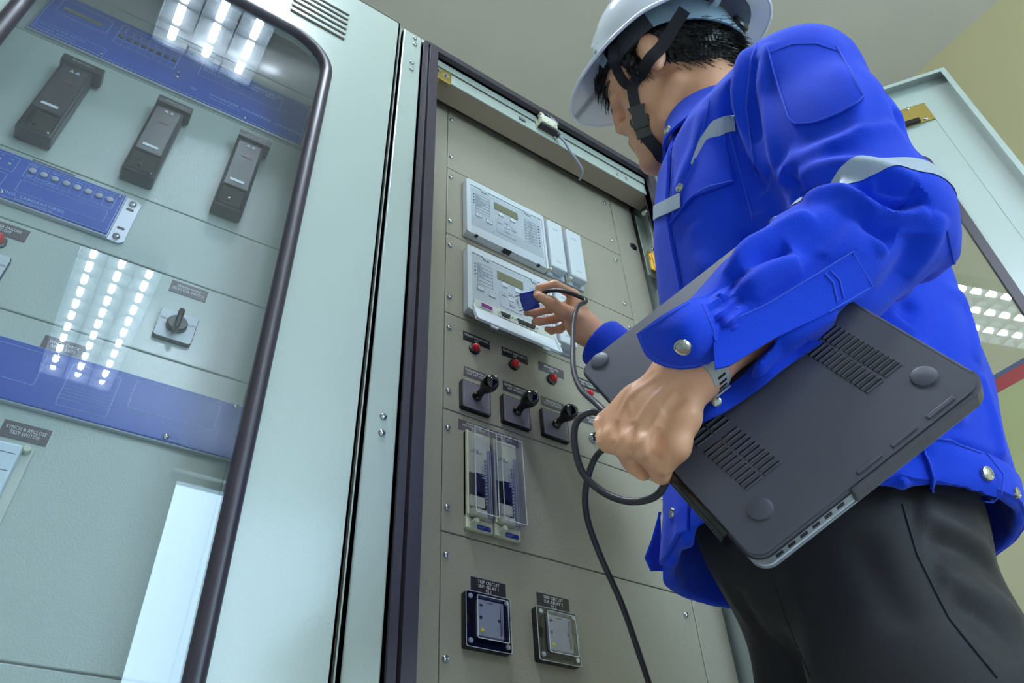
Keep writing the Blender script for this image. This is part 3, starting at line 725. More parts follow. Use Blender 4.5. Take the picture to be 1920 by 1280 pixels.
def test_plug(u, v, label, k):
    t = dev('test_plug', label, 'test switch', LFm, u, v, 'black covered test switches')
    b = nb(); box(b, 0, .05, -.028, 0, 0, .198, .004); box(b, .004, .0455, -.032, -.028, .052, .178, .0015); obj('housing', b, 'dark', t)
    b = nb(); box(b, .003, .046, -.0315, -.026, .004, .05, .004); obj('window', b, 'gloss_black', t)
    b = nb(); box(b, .0005 if k else -.002, .058 if k else .062, -.034, -.006, .188, .206, .001); cp = obj('top_cap', b, 'label', t)
    text('lettering', 'BB PROT LINE 2', .0048, cp, .03, .197, -.0343, 'greypad')
    obj('white_tag', bx(.012, .036, -.0326, -.032, .0645, .0705), 'white', t)
    b = nb()
    for i in (0, 1):
        x = .0185 + i * .009
        prism(b, [(x, .166), (x + .0075, .166), (x + .00375, .1735)], -.0326, -.032)
    obj('warning_mark', b, 'greypad', t)
    b = nb(); prism(b, rrect(.017, .034, .135, .139, .001, 3), -.0325, -.032); obj('red_print', b, 'redprint', t)
    lathe_ = lathe(nb(), [(.004, 0), (.003, .004), (0, .0045)], (.022, -.0315, .014), (0, -1, 0), 12); obj('latch_knob', lathe_, 'gloss_black', t, True)
M['redprint'] = mat('faded_red_print', (96, 34, 44), 0.5)
test_plug(-.225, 1.474, 'black test switch with white tag, leftmost of the three behind the glass', 0)
test_plug(-.075, 1.474, 'black test switch with white tag, middle of the three behind the glass', 1)
test_plug(.066, 1.475, 'black test switch with white tag, rightmost of the three behind the glass', 1)

nameplate(LFm, -.079, -.024, 1.890, 1.9085, ['LINE PROTECTION'], 'dark label above the long blue relay', 'label_brown', sx=.7)
nameplate(LFm, -.187, -.128, 1.424, 1.4465, ['BREAKER FAILURE', '50 BF'], 'dark label BREAKER FAILURE just above the middle blue relay', 'label_brown', sx=.75)
nameplate(LFm, -.2, -.139, 1.2825, 1.3055, ['BREAKER FAILURE', 'CUT-OFF'], 'dark label above the red lamp at the left edge', 'label_brown', sx=.75)
nameplate(LFm, .053, .107, 1.285, 1.3075, ['SYNCH MODE', 'SELECTOR SWITCH'], 'dark label SYNCH MODE SELECTOR SWITCH above the square knob switch', 'label_brown', sx=.75)
nameplate(LFm, -.063, -.012, 1.1195, 1.143, ['SYNCH CHECK', 'RELAY 25/79'], 'dark label just above the plain blue panel', 'label_brown', sx=.75)
nameplate(LFm, -.0595, -.0075, .9855, 1.0085, ['SYNCH & RECLOSE', 'TEST SWITCH'], 'dark label SYNCH & RECLOSE TEST SWITCH', 'label_brown', sx=.72)
pilot(LFm, -.168, 1.268, 'red pilot lamp behind the glass at the left edge', r=.009, group=None)

def knob_switch(u, v, label, s1, s2):
    t = dev('selector_switch', label, 'selector switch', LFm, u, v, 'square white selector switches')
    h = .0265
    obj('bezel', prism(nb(), rrect(-h, h, -h, h, .005, 5), 0, -.007), 'black', t)
    obj('face_plate', prism(nb(), rrect(-h + .001, h - .001, -h + .001, h - .001, .0045, 5), -.007, -.0085), 'white', t)
    text('lettering', s1, .006, t, -.019, .007, -.0087, 'inkdark', sx=.8); text('lettering', s2, .006, t, .020, .007, -.0087, 'inkdark', sx=.8)
    b = nb(); lathe(b, [(.0145, 0), (.014, .007), (.0125, .009), (0, .0095)], (0, -.0085, 0), (0, -1, 0), 28); obj('hub', b, 'dark', t, True)
    b = nb(); box(b, -.0045, .0045, -.031, -.012, -.019, .018, .004, 3); obj('knob', b, 'gloss_black', t, True)
knob_switch(.0805, 1.2185, 'white square selector switch with black knob, right of the reflected lamp', 'MAN', 'AUTO')
knob_switch(-.166, 1.217, 'white square selector switch cut off by the left edge of the photo', 'ON', 'OFF')
t = dev('test_block', 'pale blue test block with a warning triangle in the lower left corner', 'test block', LFm, -.095, .815)
b = nb(); box(b, 0, .079, -.006, 0, -.02, .162, .002); obj('base', b, 'offwhite', t)
b = nb(); box(b, .004, .068, -.022, -.006, -.02, .154, .003); cv = obj('cover', b, 'palecover', t)
obj('screw_cap', lathe(nb(), [(.005, 0), (.005, .006), (.004, .008), (0, .0082)], (.0715, -.006, .156), (0, -1, 0), 14), 'cream', t, True)
b = nb(); box(b, .008, .064, -.0224, -.022, .140, .1408); box(b, .008, .064, -.0224, -.022, .118, .1188)
ring(b, [(.046, .102), (.057, .102), (.0515, .112)], [(.0475, .103), (.0555, .103), (.0515, .1105)], -.0224, -.022); box(b, .0512, .0518, -.0224, -.022, .104, .108)
obj('print', b, 'ink', cv)
text('lettering', 'SYNCH', .006, cv, .035, .146, -.0224, 'ink')
# ------------------------------------------------------------------ implicit-surface modelling kit
V3 = lambda *a: np.array(a, float)
def nrm(v): return v / np.linalg.norm(v)
def smin(a, b, k):
    if k <= 0: return np.minimum(a, b)
    h = np.clip(.5 + .5 * (b - a) / k, 0, 1); return b * (1 - h) + a * h - k * h * (1 - h)
class Vol:
    def __init__(s, lo, hi, h):
        s.lo = np.array(lo, float); s.h = h; s.n = np.ceil((np.array(hi) - s.lo) / h).astype(int) + 1
        s.D = np.full(s.n, .06, np.float32)
    def sub(s, lo, hi):
        i0 = np.clip(((lo - s.lo) / s.h).astype(int), 0, s.n); i1 = np.clip(((hi - s.lo) / s.h).astype(int) + 2, 0, s.n)
        return tuple(slice(a, b) for a, b in zip(i0, i1))
    def pts(s, sl):
        g = [s.lo[i] + s.h * np.arange(sl[i].start, sl[i].stop, dtype=np.float32) for i in range(3)]
        return np.stack(np.meshgrid(*g, indexing='ij'), -1)
    def op(s, f, lo, hi, k=.01, mode='u', m=.05):
        sl = s.sub(np.array(lo) - m, np.array(hi) + m)
        if any(a.stop <= a.start for a in sl): return
        d = f(s.pts(sl)); A = s.D[sl]
        s.D[sl] = smin(A, d, k) if mode == 'u' else -smin(-A, d if mode == 's' else -d, k)
    def tube(s, pts, rad, k=.01, sq=None, mode='u'):
        """capsule chain with a radius per joint; sq=(axis, factor) flattens it along axis"""
        pts = [np.array(p, float) for p in pts]
        for i in range(len(pts) - 1):
            a, b, ra, rb = pts[i], pts[i + 1], rad[i], rad[i + 1]
            def f(p, a=a, b=b, ra=ra, rb=rb):
                ba = (b - a).astype(np.float32); pa = p - a.astype(np.float32)
                t = np.clip(pa @ ba / (ba @ ba), 0, 1); q = pa - t[..., None] * ba
                r = ra + (rb - ra) * t
                if sq is None: return np.sqrt((q * q).sum(-1)) - r
                n = np.array(sq[0], np.float32); c = q @ n
                return (np.sqrt(np.maximum((q * q).sum(-1) - c * c + (c / sq[1]) ** 2, 0)) - r) * min(1, sq[1])
            rr = max(ra, rb) * max(1, sq[1] if sq else 1)
            s.op(f, np.minimum(a, b) - rr, np.maximum(a, b) + rr, k if i == 0 else max(k, .004), mode)
    def ell(s, c, R, r, k=.01, mode='u'):
        """ellipsoid: centre c, rows of R its axes, radii r"""
        c = np.array(c, np.float32); R = np.array(R, np.float32); r = np.array(r, np.float32)
        def f(p):
            q = (p - c) @ R.T; n1 = np.sqrt(((q / r) ** 2).sum(-1)); n2 = np.sqrt(((q / r ** 2) ** 2).sum(-1))
            return n1 * (n1 - 1) / np.maximum(n2, 1e-6)
        m_ = r.max(); s.op(f, c - m_, c + m_, k, mode)
    def mesh(s):
        D = s.D; ins = D < 0; nx, ny, nz = D.shape
        c = np.zeros((nx - 1, ny - 1, nz - 1), np.int8)
        for dx in (0, 1):
            for dy in (0, 1):
                for dz in (0, 1): c += ins[dx:nx - 1 + dx, dy:ny - 1 + dy, dz:nz - 1 + dz]
        act = (c > 0) & (c < 8); idx = np.full(act.shape, -1, np.int64); I = np.argwhere(act); idx[act] = np.arange(len(I))
        acc = np.zeros((len(I), 3)); cnt = np.zeros(len(I))
        C8 = [(a, b, d) for a in (0, 1) for b in (0, 1) for d in (0, 1)]
        val = {q: D[I[:, 0] + q[0], I[:, 1] + q[1], I[:, 2] + q[2]] for q in C8}
        for q in C8:
            for ax in range(3):
                if q[ax]: continue
                q2 = list(q); q2[ax] = 1; q2 = tuple(q2); a, b = val[q], val[q2]; m = (a < 0) != (b < 0)
                t = a[m] / (a[m] - b[m]); base = np.tile(np.array(q, float), (m.sum(), 1)); base[:, ax] += t
                acc[m] += base; cnt[m] += 1
        V = s.lo + s.h * (I + acc / cnt[:, None]); F = []
        for ax in range(3):
            a1, a2 = (ax + 1) % 3, (ax + 2) % 3
            sl0 = [slice(1, -1)] * 3; sl1 = [slice(1, -1)] * 3; sl0[ax] = slice(0, -1); sl1[ax] = slice(1, None)
            A = ins[tuple(sl0)]; B = ins[tuple(sl1)]; E = np.argwhere(A != B)
            if not len(E): continue
            up = A[tuple(E.T)]; g = E.copy()
            for k_ in range(3):
                if k_ != ax: g[:, k_] += 1
            def cell(o1, o2):
                q = g.copy(); q[:, a1] -= o1; q[:, a2] -= o2; return idx[q[:, 0], q[:, 1], q[:, 2]]
            f = np.stack([cell(1, 1), cell(0, 1), cell(0, 0), cell(1, 0)], 1)
            f[~up] = f[~up][:, ::-1]; F.append(f)
        F = np.concatenate(F); F = F[(F >= 0).all(1)]
        return V, F
def relax(V, F, it=2, lam=.5):
    e = np.concatenate([F[:, [0, 1]], F[:, [1, 2]], F[:, [2, 3]], F[:, [3, 0]]]); e = np.concatenate([e, e[:, ::-1]])
    n = len(V); deg = np.bincount(e[:, 0], minlength=n).astype(float)
    for _ in range(it):
        s = np.stack([np.bincount(e[:, 0], weights=V[e[:, 1], k], minlength=n) for k in range(3)], 1)
        V = V + lam * (s / np.maximum(deg, 1)[:, None] - V)
    return V
def normals(V, F):
    n = np.cross(V[F[:, 2]] - V[F[:, 0]], V[F[:, 3]] - V[F[:, 1]]); N = np.zeros_like(V)
    for k in range(4):
        for a in range(3): N[:, a] += np.bincount(F[:, k], weights=n[:, a], minlength=len(V))
    return N / np.maximum(np.linalg.norm(N, axis=1), 1e-12)[:, None]
def bvh(V, F): return BVHTree.FromPolygons([tuple(v) for v in V], [tuple(int(i) for i in f) for f in F])
def hit(px, py, tree, off=0.0, strict=False):
    d = Vector(ray(px, py)).normalized(); q = tree.ray_cast(Vector(CAM), d)
    if q[0] is None:
        if strict: return None
        q2 = None
        for s in (6, 12, 20, 30, 45):
            for a in range(12):
                dd = Vector(ray(px + s * math.cos(a * .5236), py + s * math.sin(a * .5236))).normalized(); q2 = tree.ray_cast(Vector(CAM), dd)
                if q2[0] is not None: break
            if q2[0] is not None: break
        if q2[0] is None: return None
        dep = (np.array(q2[0]) - CAM) @ CR[2]; return P(px, py, dep)
    n = q[1] if q[1].dot(d) < 0 else -q[1]
    return np.array(q[0] + n * off)
def segdist(V, pl):
    """distance to a polyline and the parameter 0..1 along it"""
    best = np.full(len(V), 9.); tt = np.zeros(len(V)); L = len(pl) - 1
    for i in range(L):
        a, b = pl[i], pl[i + 1]; ba = b - a; t = np.clip((V - a) @ ba / max(ba @ ba, 1e-12), 0, 1)
        d = np.linalg.norm(V - a - t[:, None] * ba, axis=1); m = d < best; best[m] = d[m]; tt[m] = (i + t[m]) / L
    return best, tt
def fold(V, N, tree, px, w, h, taper=(.35, .35), depth=.05):
    """raise (h>0) or sink (h<0) the cloth along a line"""
    pl = [hit(x, y, tree) for x, y in px]; pl = [p for p in pl if p is not None]
    if len(pl) < 2: return
    pl = np.array([np.array(p) for p in smooth_path(pl, 4)])
    lo = pl.min(0) - 3 * w; hi = pl.max(0) + 3 * w; m = ((V > lo) & (V < hi)).all(1)
    if not m.any(): return
    d, t = segdist(V[m], pl); a = np.exp(-(d / w) ** 2)
    tp = np.clip(t / max(taper[0], 1e-3), 0, 1) * np.clip((1 - t) / max(taper[1], 1e-3), 0, 1); tp = np.sqrt(tp * (2 - tp))
    V[m] += N[m] * (h * a * tp)[:, None]
def sheet(pts_grid, th=.0015):
    """closed thin sheet from a grid of 3-D points (rows x cols)"""
    G = np.array(pts_grid, float); r, c, _ = G.shape
    du = np.gradient(G, axis=1); dv = np.gradient(G, axis=0); n = np.cross(du, dv); n /= np.maximum(np.linalg.norm(n, axis=2, keepdims=True), 1e-12)
    A = (G + n * th / 2).reshape(-1, 3); B = (G - n * th / 2).reshape(-1, 3); k = r * c; F = []
    for i in range(r - 1):
        for j in range(c - 1):
            q = [i * c + j, i * c + j + 1, (i + 1) * c + j + 1, (i + 1) * c + j]; F.append(tuple(q)); F.append(tuple(k + v for v in reversed(q)))
    bd = [j for j in range(c)] + [i * c + c - 1 for i in range(1, r)] + [(r - 1) * c + j for j in range(c - 2, -1, -1)] + [i * c for i in range(r - 2, 0, -1)]
    for a, b in zip(bd, bd[1:] + bd[:1]): F.append((b, a, a + k, b + k))
    return np.concatenate([A, B]).tolist(), F
def grid_patch(corners, nu, nv, fn):
    """bilinear grid over four pixel corners (or edges as lists), fn(px,py)->3-D point"""
    top, bot = corners; out = []
    def samp(e, t):
        e = np.array(e, float); L = np.concatenate([[0], np.cumsum(np.linalg.norm(np.diff(e, axis=0), axis=1))]); L /= L[-1]
        return np.array([np.interp(t, L, e[:, 0]), np.interp(t, L, e[:, 1])])
    last = None
    for i in range(nv):
        row = []
        for j in range(nu):
            a = samp(top, j / (nu - 1)); b = samp(bot, j / (nu - 1)); q = a + (b - a) * i / (nv - 1)
            p = fn(q[0], q[1]); row.append(p)
        out.append(row)
    return out

M['skin'] = mat('skin', (224, 166, 130), 0.45, sss=.12, bump=.12, bscale=500, var=.05, vscale=25, spec=.4)
M['cloth'] = mat('blue_workwear_cotton', (9, 62, 212), 0.8, bump=.35, bscale=900, spec=.2, sheen=.12, var=.06, vscale=9)
M['cloth_in'] = mat('blue_cotton_inside', (16, 34, 140), 0.8)
M['thread'] = mat('blue_seam_thread', (36, 80, 214), 0.7)
M['stripe'] = mat('reflective_stripe', (170, 182, 196), 0.42, bump=.2, bscale=700, spec=.6)
M['trouser'] = mat('black_trousers', (30, 27, 31), 0.58, bump=.2, bscale=900, spec=.32, sheen=.08)
M['hair'] = mat('black_hair', (16, 12, 12), 0.38, bump=.5, bscale=260, spec=.6)
M['helmet'] = mat('white_hard_hat', (236, 240, 250), 0.14, spec=.6, coat=.5)
M['hband'] = mat('headband_grey_blue', (150, 175, 190), 0.4)
M['strap'] = mat('black_webbing', (32, 28, 32), 0.7, bump=.4, bscale=900)
M['buckle'] = mat('dark_buckle', (56, 56, 54), 0.38)
M['laptop_case'] = mat('matt_black_case', (77, 76, 87), 0.40, bump=.05, bscale=1500, spec=.5)
M['watch'] = mat('grey_rubber_strap', (170, 172, 170), 0.5)
M['snap'] = mat('snap_button_metal', (190, 190, 185), 0.22, metal=.9)
M['vga'] = mat('blue_vga_shell', (14, 42, 160), 0.35)
M['cable'] = mat('black_cable', (52, 46, 52), 0.38)
M['shoe'] = mat('shoe_leather', (28, 25, 24), 0.4)

# ------------------------------------------------------------------ the worker
FB = nrm(V3(-.87, .5, 0)); LB = V3(-FB[1], FB[0], 0); UP = V3(0, 0, 1)
SHL = V3(.615, -.685, 1.300); ELL = P(1640, 425, .80); WRL = P(1300, 690, .70)
SHR = V3(.74, -.40, 1.35); ELR = V3(.86, -.24, 1.13); WRR = P(1098, 622, 1.37)
yaw, pit, rol = [math.radians(a) for a in (110, -9, -22)]
HF = V3(math.cos(pit) * math.cos(yaw), math.cos(pit) * math.sin(yaw), math.sin(pit)); l0 = V3(-math.sin(yaw), math.cos(yaw), 0); u0 = np.cross(HF, l0)
HL = l0 * math.cos(rol) + u0 * math.sin(rol); HU = np.cross(HF, HL)
HC = P(1258, 146, 1.25)
def hp(f, l, u): return HC + HF * f + HL * l + HU * u
HR = np.stack([HF, HL, HU])

person = root('person', 'worker in blue jacket and white hard hat plugging a cable in while gripping a laptop', 'person', loc=(.68, -.5, 0))
PINV = Matrix.Translation((-.68, .5, 0))
def pobj(name, data, m, parent=None, smooth=True, label=None):
    """mesh given in world coordinates, parented to a part whose frame is the person's"""
    o = obj(name, data, m, parent or person, smooth, label)
    if (parent or person) is person: o.matrix_parent_inverse = PINV
    return o
def vf(V, F): return (V.tolist(), F.tolist())

# --- head and neck
vol = Vol(HC - .19, HC + .19, .0024)
E = lambda c, r, k=.012, mode='u', R=HR: vol.ell(hp(*c), R, r, k, mode)
T = lambda ps, rs, k=.01, sq=None: vol.tube([hp(*p) for p in ps], rs, k, sq)
E((-.012, 0, .045), (.097, .076, .088)); E((.048, 0, .035), (.05, .058, .055), .02); E((.035, 0, -.035), (.058, .056, .075), .02)
for s in (1, -1):
    E((.050, .036 * s, -.037), (.038, .027, .042), .015); T([(.0, .052 * s, -.055), (.045, .040 * s, -.088), (.088, .012 * s, -.109)], [.018, .021, .020], .018)
    T([(.086, .012 * s, .026), (.072, .045 * s, .028)], [.011, .012], .012)
    E((.088, .031 * s, .006), (.012, .016, .010), .008); E((.096, .031 * s, .0185), (.01, .02, .004), .006, 's')
    E((.102, .0125 * s, -.028), (.009, .007, .0065), .006); E((.103, .0065 * s, -.0345), (.0045, .003, .003), .003, 's')
    T([(.1055, .002 * s, -.0605), (.097, .02 * s, -.0635)], [.0065, .003], .006); T([(.1035, .002 * s, -.0715), (.0965, .018 * s, -.070)], [.0075, .004], .006)
    T([(.103, .0, -.066), (.0925, .022 * s, -.0665)], [.001, .001], .002)
    # ear
    ev = nrm(V3(.25, .12 * s, 1.)); ear_u = HF * ev[0] * -1 + HL * ev[1] + HU * ev[2]; ear_l = nrm(HL * s - HF * .45); ear_u = nrm(ear_u - ear_l * (ear_u @ ear_l)); ear_f = np.cross(ear_u, ear_l)
    ER = np.stack([ear_f, ear_l, ear_u]); ec = hp(.004, .080 * s, .004)
    vol.ell(ec, ER, (.0200, .0088, .036), .004); vol.ell(ec + ear_l * .009 + ear_f * .002 + ear_u * .003, ER, (.0125, .0055, .0235), .003, 's')
    vol.tube([ec + ear_l * .0055 + ear_f * -.004 + ear_u * -.012, ec + ear_l * .0045 + ear_f * -.005 + ear_u * .006, ec + ear_l * .004 + ear_u * .018], [.0028, .0026, .0022], .003)
    vol.ell(ec - ear_u * .029, ER, (.008, .006, .010), .005)
T([(.097, 0, .020), (.103, 0, -.002), (.1105, 0, -.022)], [.007, .0072, .0085], .012)
E((.098, 0, -.112), (.017, .021, .016), .014); E((.099, 0, -.088), (.012, .02, .006), .01)
E((.04, 0, -.085), (.04, .04, .025), .02); E((.082, 0, -.046), (.023, .034, .024), .012); E((.080, 0, -.082), (.024, .032, .022), .012)
NB = V3(.665, -.545, 1.40)
vol.tube([hp(-.03, 0, -.02), hp(-.03, 0, -.07), NB + V3(0, 0, .03)], [.055, .052, .06], .02)
Vh, Fh = vol.mesh(); Vh = relax(Vh, Fh, 2, .4)

# --- hands and forearms: joints given as points, one chain per finger
def hand(vol, wrist, palm, fingers, thumb, elbow, wr, pn, s=1.0):
    """wrist, elbow: points; palm: list of (mcp point); fingers: list of chains starting at the mcp"""
    for (f, r) in fingers:
        vol.tube([wrist + (f[0] - wrist) * .12, wrist + (f[0] - wrist) * .55, f[0]], [.0165 * s, .0145 * s, r * 1.22], .013)
        vol.tube([f[0]] + f[1:], [r * 1.2] + [r * q for q in (1.12, .98, .84)][:len(f) - 1], .0035)
    f, r = thumb; vol.tube(f, [r * 1.5, r * 1.35, r * 1.12, r * .9][:len(f)], .009)
    for a, b in zip(fingers, fingers[1:]):
        m0 = (a[0][0] + b[0][0]) / 2; vol.tube([wrist + (m0 - wrist) * .2, wrist + (m0 - wrist) * .9], [.015 * s, .010 * s], .012)
    vol.tube([wrist + nrm(elbow - wrist) * -.012, wrist, wrist + (elbow - wrist) * .35, elbow], wr, .016, (pn, .78))
# left hand over the laptop's edge
LPA, LPB, LPC, LPD = [V3(*q) for q in ((.435, -.411, .968), (.471, -.54, .699), (.573, -.713, .804), (.536, -.584, 1.073))]
LW, LH = float(np.linalg.norm(LPB - LPA)), float(np.linalg.norm(LPD - LPA))
e1 = nrm(LPB - LPA); e2 = LPD - LPA; e2 = nrm(e2 - e1 * (e2 @ e1)); LN = np.cross(e2, e1); LN = -LN if LN @ (CAM - LPA) < 0 else LN
volL = Vol(np.minimum(WRL, P(1150, 800, .7)) - .13, np.maximum(ELL, WRL) + .08, .0019)
kp = [P(1206, 838, .662), P(1172, 834, .676), P(1138, 826, .695), P(1113, 806, .715)]
fingers = [([kp[0], P(1240, 886, .684), P(1275, 880, .722), P(1300, 862, .735)], .0088), ([kp[1], P(1196, 884, .700), P(1240, 872, .732), P(1262, 852, .745)], .0089),
           ([kp[2], P(1158, 864, .724), P(1200, 858, .752), P(1222, 838, .765)], .0084), ([kp[3], P(1128, 836, .742), P(1165, 834, .772), P(1190, 820, .78)], .0074)]
thumb = ([WRL + (P(1285, 760, .675) - WRL) * .35, P(1284, 782, .668), P(1268, 838, .656), P(1247, 872, .664)], .0098)
hand(volL, WRL, None, fingers, thumb, ELL, [.026, .0275, .035, .042], LN)
kn = nrm(CAM - kp[1])
for k_ in kp: volL.ell(k_ + kn * .006, np.eye(3), (.009, .009, .009), .008)
Vl, Fl = volL.mesh(); Vl = relax(Vl, Fl, 2, .4)
Nl = normals(Vl, Fl); tl = bvh(Vl, Fl)
for px_, w_, h_ in (([(1262, 712), (1215, 760), (1166, 828)], .003, .0016), ([(1268, 730), (1235, 780), (1203, 836)], .003, .0018), ([(1240, 700), (1180, 745), (1138, 815)], .003, .0014), ([(1230, 690), (1160, 730), (1118, 790)], .003, .0012),
                    ([(1205, 655), (1195, 700), (1165, 745), (1150, 790)], .0022, .0011), ([(1195, 700), (1180, 740), (1185, 780)], .0020, .0010),
                    ([(1188, 790), (1184, 825), (1182, 850)], .004, -.0028), ([(1155, 790), (1152, 822), (1148, 845)], .004, -.0026), ([(1124, 775), (1124, 805), (1122, 828)], .0035, -.002),
                    ([(1282, 742), (1262, 758), (1240, 770)], .005, -.003), ([(1232, 800), (1228, 840), (1226, 862)], .0045, -.004)):
    fold(Vl, Nl, tl, px_, w_, h_)
# right hand pinching the plug
WRR = P(1098, 618, 1.372)
volR = Vol(WRR - V3(.16, .12, .10), np.maximum(ELR, WRR) + V3(.05, .12, .09), .0017)
fr_ = [([P(1076, 552, 1.385), P(1040, 534, 1.372), P(1012, 540, 1.368), P(1006, 553, 1.366)], .0078), ([P(1072, 570, 1.40), P(1034, 578, 1.405), P(1002, 586, 1.395), P(988, 586, 1.385)], .0078),
       ([P(1070, 588, 1.408), P(1038, 598, 1.418), P(1012, 603, 1.405), P(1002, 603, 1.395)], .0073), ([P(1070, 602, 1.41), P(1050, 617, 1.425), P(1034, 620, 1.415), P(1026, 617, 1.405)], .0066)]
th_ = ([P(1088, 598, 1.365), P(1056, 584, 1.355), P(1034, 568, 1.352), P(1012, 556, 1.354)], .0092)
hand(volR, WRR, None, fr_, th_, ELR, [.022, .0245, .032, .04], nrm(V3(-.5, -.85, 0)), .92)
volR.tube([P(1078, 575, 1.385), P(1082, 600, 1.385)], [.016, .016], .014)
Vr, Fr = volR.mesh(); Vr = relax(Vr, Fr, 2, .4)
# --- hidden trunk and legs of the body, one shell with the rest
volC = Vol((.4, -.9, 0.02), (1.1, -.1, 1.5), .009)
volC.tube([V3(.79, -.435, .90), V3(.745, -.50, 1.12), V3(.69, -.54, 1.28)], [.10, .09, .095], .03, (FB, .8))
volC.tube([NB - V3(0, 0, .05), NB + V3(0, 0, .05)], [.06, .05], .03)
volC.tube([SHL, V3(.665, -.545, 1.36), SHR], [.045, .06, .045], .03); volC.tube([SHL, ELL], [.045, .038], .02); volC.tube([SHR, ELR], [.045, .036], .02)
LEGL = [V3(.772, -.474, .86), V3(.765, -.485, .47), V3(.79, -.49, .07)]; LEGR = [V3(.832, -.370, .86), V3(.84, -.34, .47), V3(.87, -.32, .07)]
for lg in (LEGL, LEGR): volC.tube(lg, [.066, .05, .036], .03)
Vc, Fc = volC.mesh()
vs, fs, k_ = [], [], 0
for a, b in ((Vh, Fh), (Vl, Fl), (Vr, Fr), (Vc, Fc)): vs.append(a); fs.append(b + k_); k_ += len(a)
body = pobj('body', vf(np.concatenate(vs), np.concatenate(fs)), 'skin')
tree_h = bvh(Vh, Fh)

# --- jacket
TOR = [(.82, .785, -.420, .197, .162), (.89, .782, -.440, .195, .160), (.98, .772, -.475, .190, .158), (1.10, .745, -.508, .176, .157), (1.22, .708, -.528, .154, .162), (1.32, .672, -.550, .120, .150), (1.385, .660, -.545, .082, .098), (1.43, .655, -.54, .066, .070)]
TZ = np.array([t[0] for t in TOR])
def torso(p, grow=0.0):
    z = p[..., 2]; cx_, cy_, a_, b_ = [np.interp(z, TZ, [t[i] for t in TOR]) for i in (1, 2, 3, 4)]
    dx = p[..., 0] - cx_; dy = p[..., 1] - cy_; u = dx * FB[0] + dy * FB[1]; v = dx * LB[0] + dy * LB[1]
    a_ = a_ + grow; b_ = b_ + grow
    q = (np.abs(u / a_) ** 2.3 + np.abs(v / b_) ** 2.3) ** (1 / 2.3)
    return ((q - 1) * np.minimum(a_, b_)).astype(np.float32)
lo = V3(.38, -.90, .76); hi = V3(1.06, -.08, 1.50)
J = Vol(lo, hi, .0036)
J.op(lambda p: np.maximum(torso(p), np.maximum(.828 - p[..., 2], p[..., 2] - 1.42)), lo, hi, .0)
def lapcut(p):      # the jacket is pressed flat behind the laptop
    q = p - LPA.astype(np.float32); x = q @ e1.astype(np.float32); y = q @ e2.astype(np.float32)
    out = np.maximum(np.maximum(-.03 - x, x - LW - .004), np.maximum(-.05 - y, y - LH - .02))
    return np.minimum((q @ LN.astype(np.float32)) + .0275, -out)
J.op(lambda p: -lapcut(p), lo, hi, .03, 's')
# shoulders and sleeves
def mid(a, b, t): return a + (b - a) * t
SHo = SHL
J.tube([V3(.645, -.60, 1.355), mid(V3(.645, -.60, 1.35), SHo, .6), SHo], [.045, .060, .066], .05)
J.tube([SHo, mid(SHo, ELL, .45), ELL], [.070, .070, .072], .03)
J.tube([V3(.69, -.50, 1.36), SHR], [.05, .065], .05); J.tube([SHR, ELR], [.068, .064], .03)
J.tube([ELR, mid(ELR, WRR, .86)], [.062, .045], .03)
f1, f2, f3 = mid(ELL, WRL, .35), mid(ELL, WRL, .62), mid(ELL, WRL, .93)
J.tube([ELL, f1, f2, f3], [.072, .065, .057, .051], .025)
# hollow hem, sleeve opening with its undone placket slit
J.op(lambda p: np.maximum(torso(p, -.011), np.maximum(p[..., 2] - .93, .80 - p[..., 2])), lo, hi, .004, 's')
J.tube([mid(ELL, WRL, .40), mid(ELL, WRL, .7), mid(ELL, WRL, 1.15)], [.036, .037, .041], .004, None, 's')
J.tube([mid(ELR, WRR, .55), mid(ELR, WRR, 1.2)], [.030, .036], .004, None, 's')
def endcut(a, b, t):
    x0 = mid(a, b, t).astype(np.float32); ax_ = nrm(b - a).astype(np.float32)
    def f(p):
        q = p - x0; h_ = q @ ax_; return np.maximum(np.maximum(-h_, np.sqrt(np.maximum((q * q).sum(-1) - h_ * h_, 0)) - .085), h_ - .15)
    J.op(f, x0 - .14, x0 + .14, .003, 's')
endcut(ELL, WRL, .90); endcut(ELR, WRR, .88)
def camprism(poly, dmax):
    poly = np.array(poly, float)
    def f(p):
        q = (p - CAM.astype(np.float32)) @ CR.T.astype(np.float32); dep = q[..., 2]; x = 960 + FPX * q[..., 0] / dep; y = 640 + FPX * q[..., 1] / dep
        d = np.full(x.shape, 1e9); ins = np.zeros(x.shape, bool)
        for (ax, ay), (bx_, by) in zip(poly, np.roll(poly, -1, 0)):
            ex, ey = bx_ - ax, by - ay; t = np.clip(((x - ax) * ex + (y - ay) * ey) / (ex * ex + ey * ey), 0, 1)
            d = np.minimum(d, np.hypot(x - ax - t * ex, y - ay - t * ey)); c = ((ay > y) != (by > y)) & (x < (bx_ - ax) * (y - ay) / ((by - ay) or 1e-9) + ax); ins ^= c
        return np.maximum(np.where(ins, -d, d) / FPX * dep, dep - dmax).astype(np.float32)
    return f
c0, c1 = P(1380, 680, .70) - .13, P(1380, 680, .70) + .13
J.op(camprism([(1250, 650), (1345, 676), (1400, 652), (1458, 622), (1450, 650), (1400, 700), (1340, 742), (1260, 790)], .71), c0, c1, .003, 's')
Vj, Fj = J.mesh(); Vj = relax(Vj, Fj, 3, .5)
Nj = normals(Vj, Fj); tj = bvh(Vj, Fj)
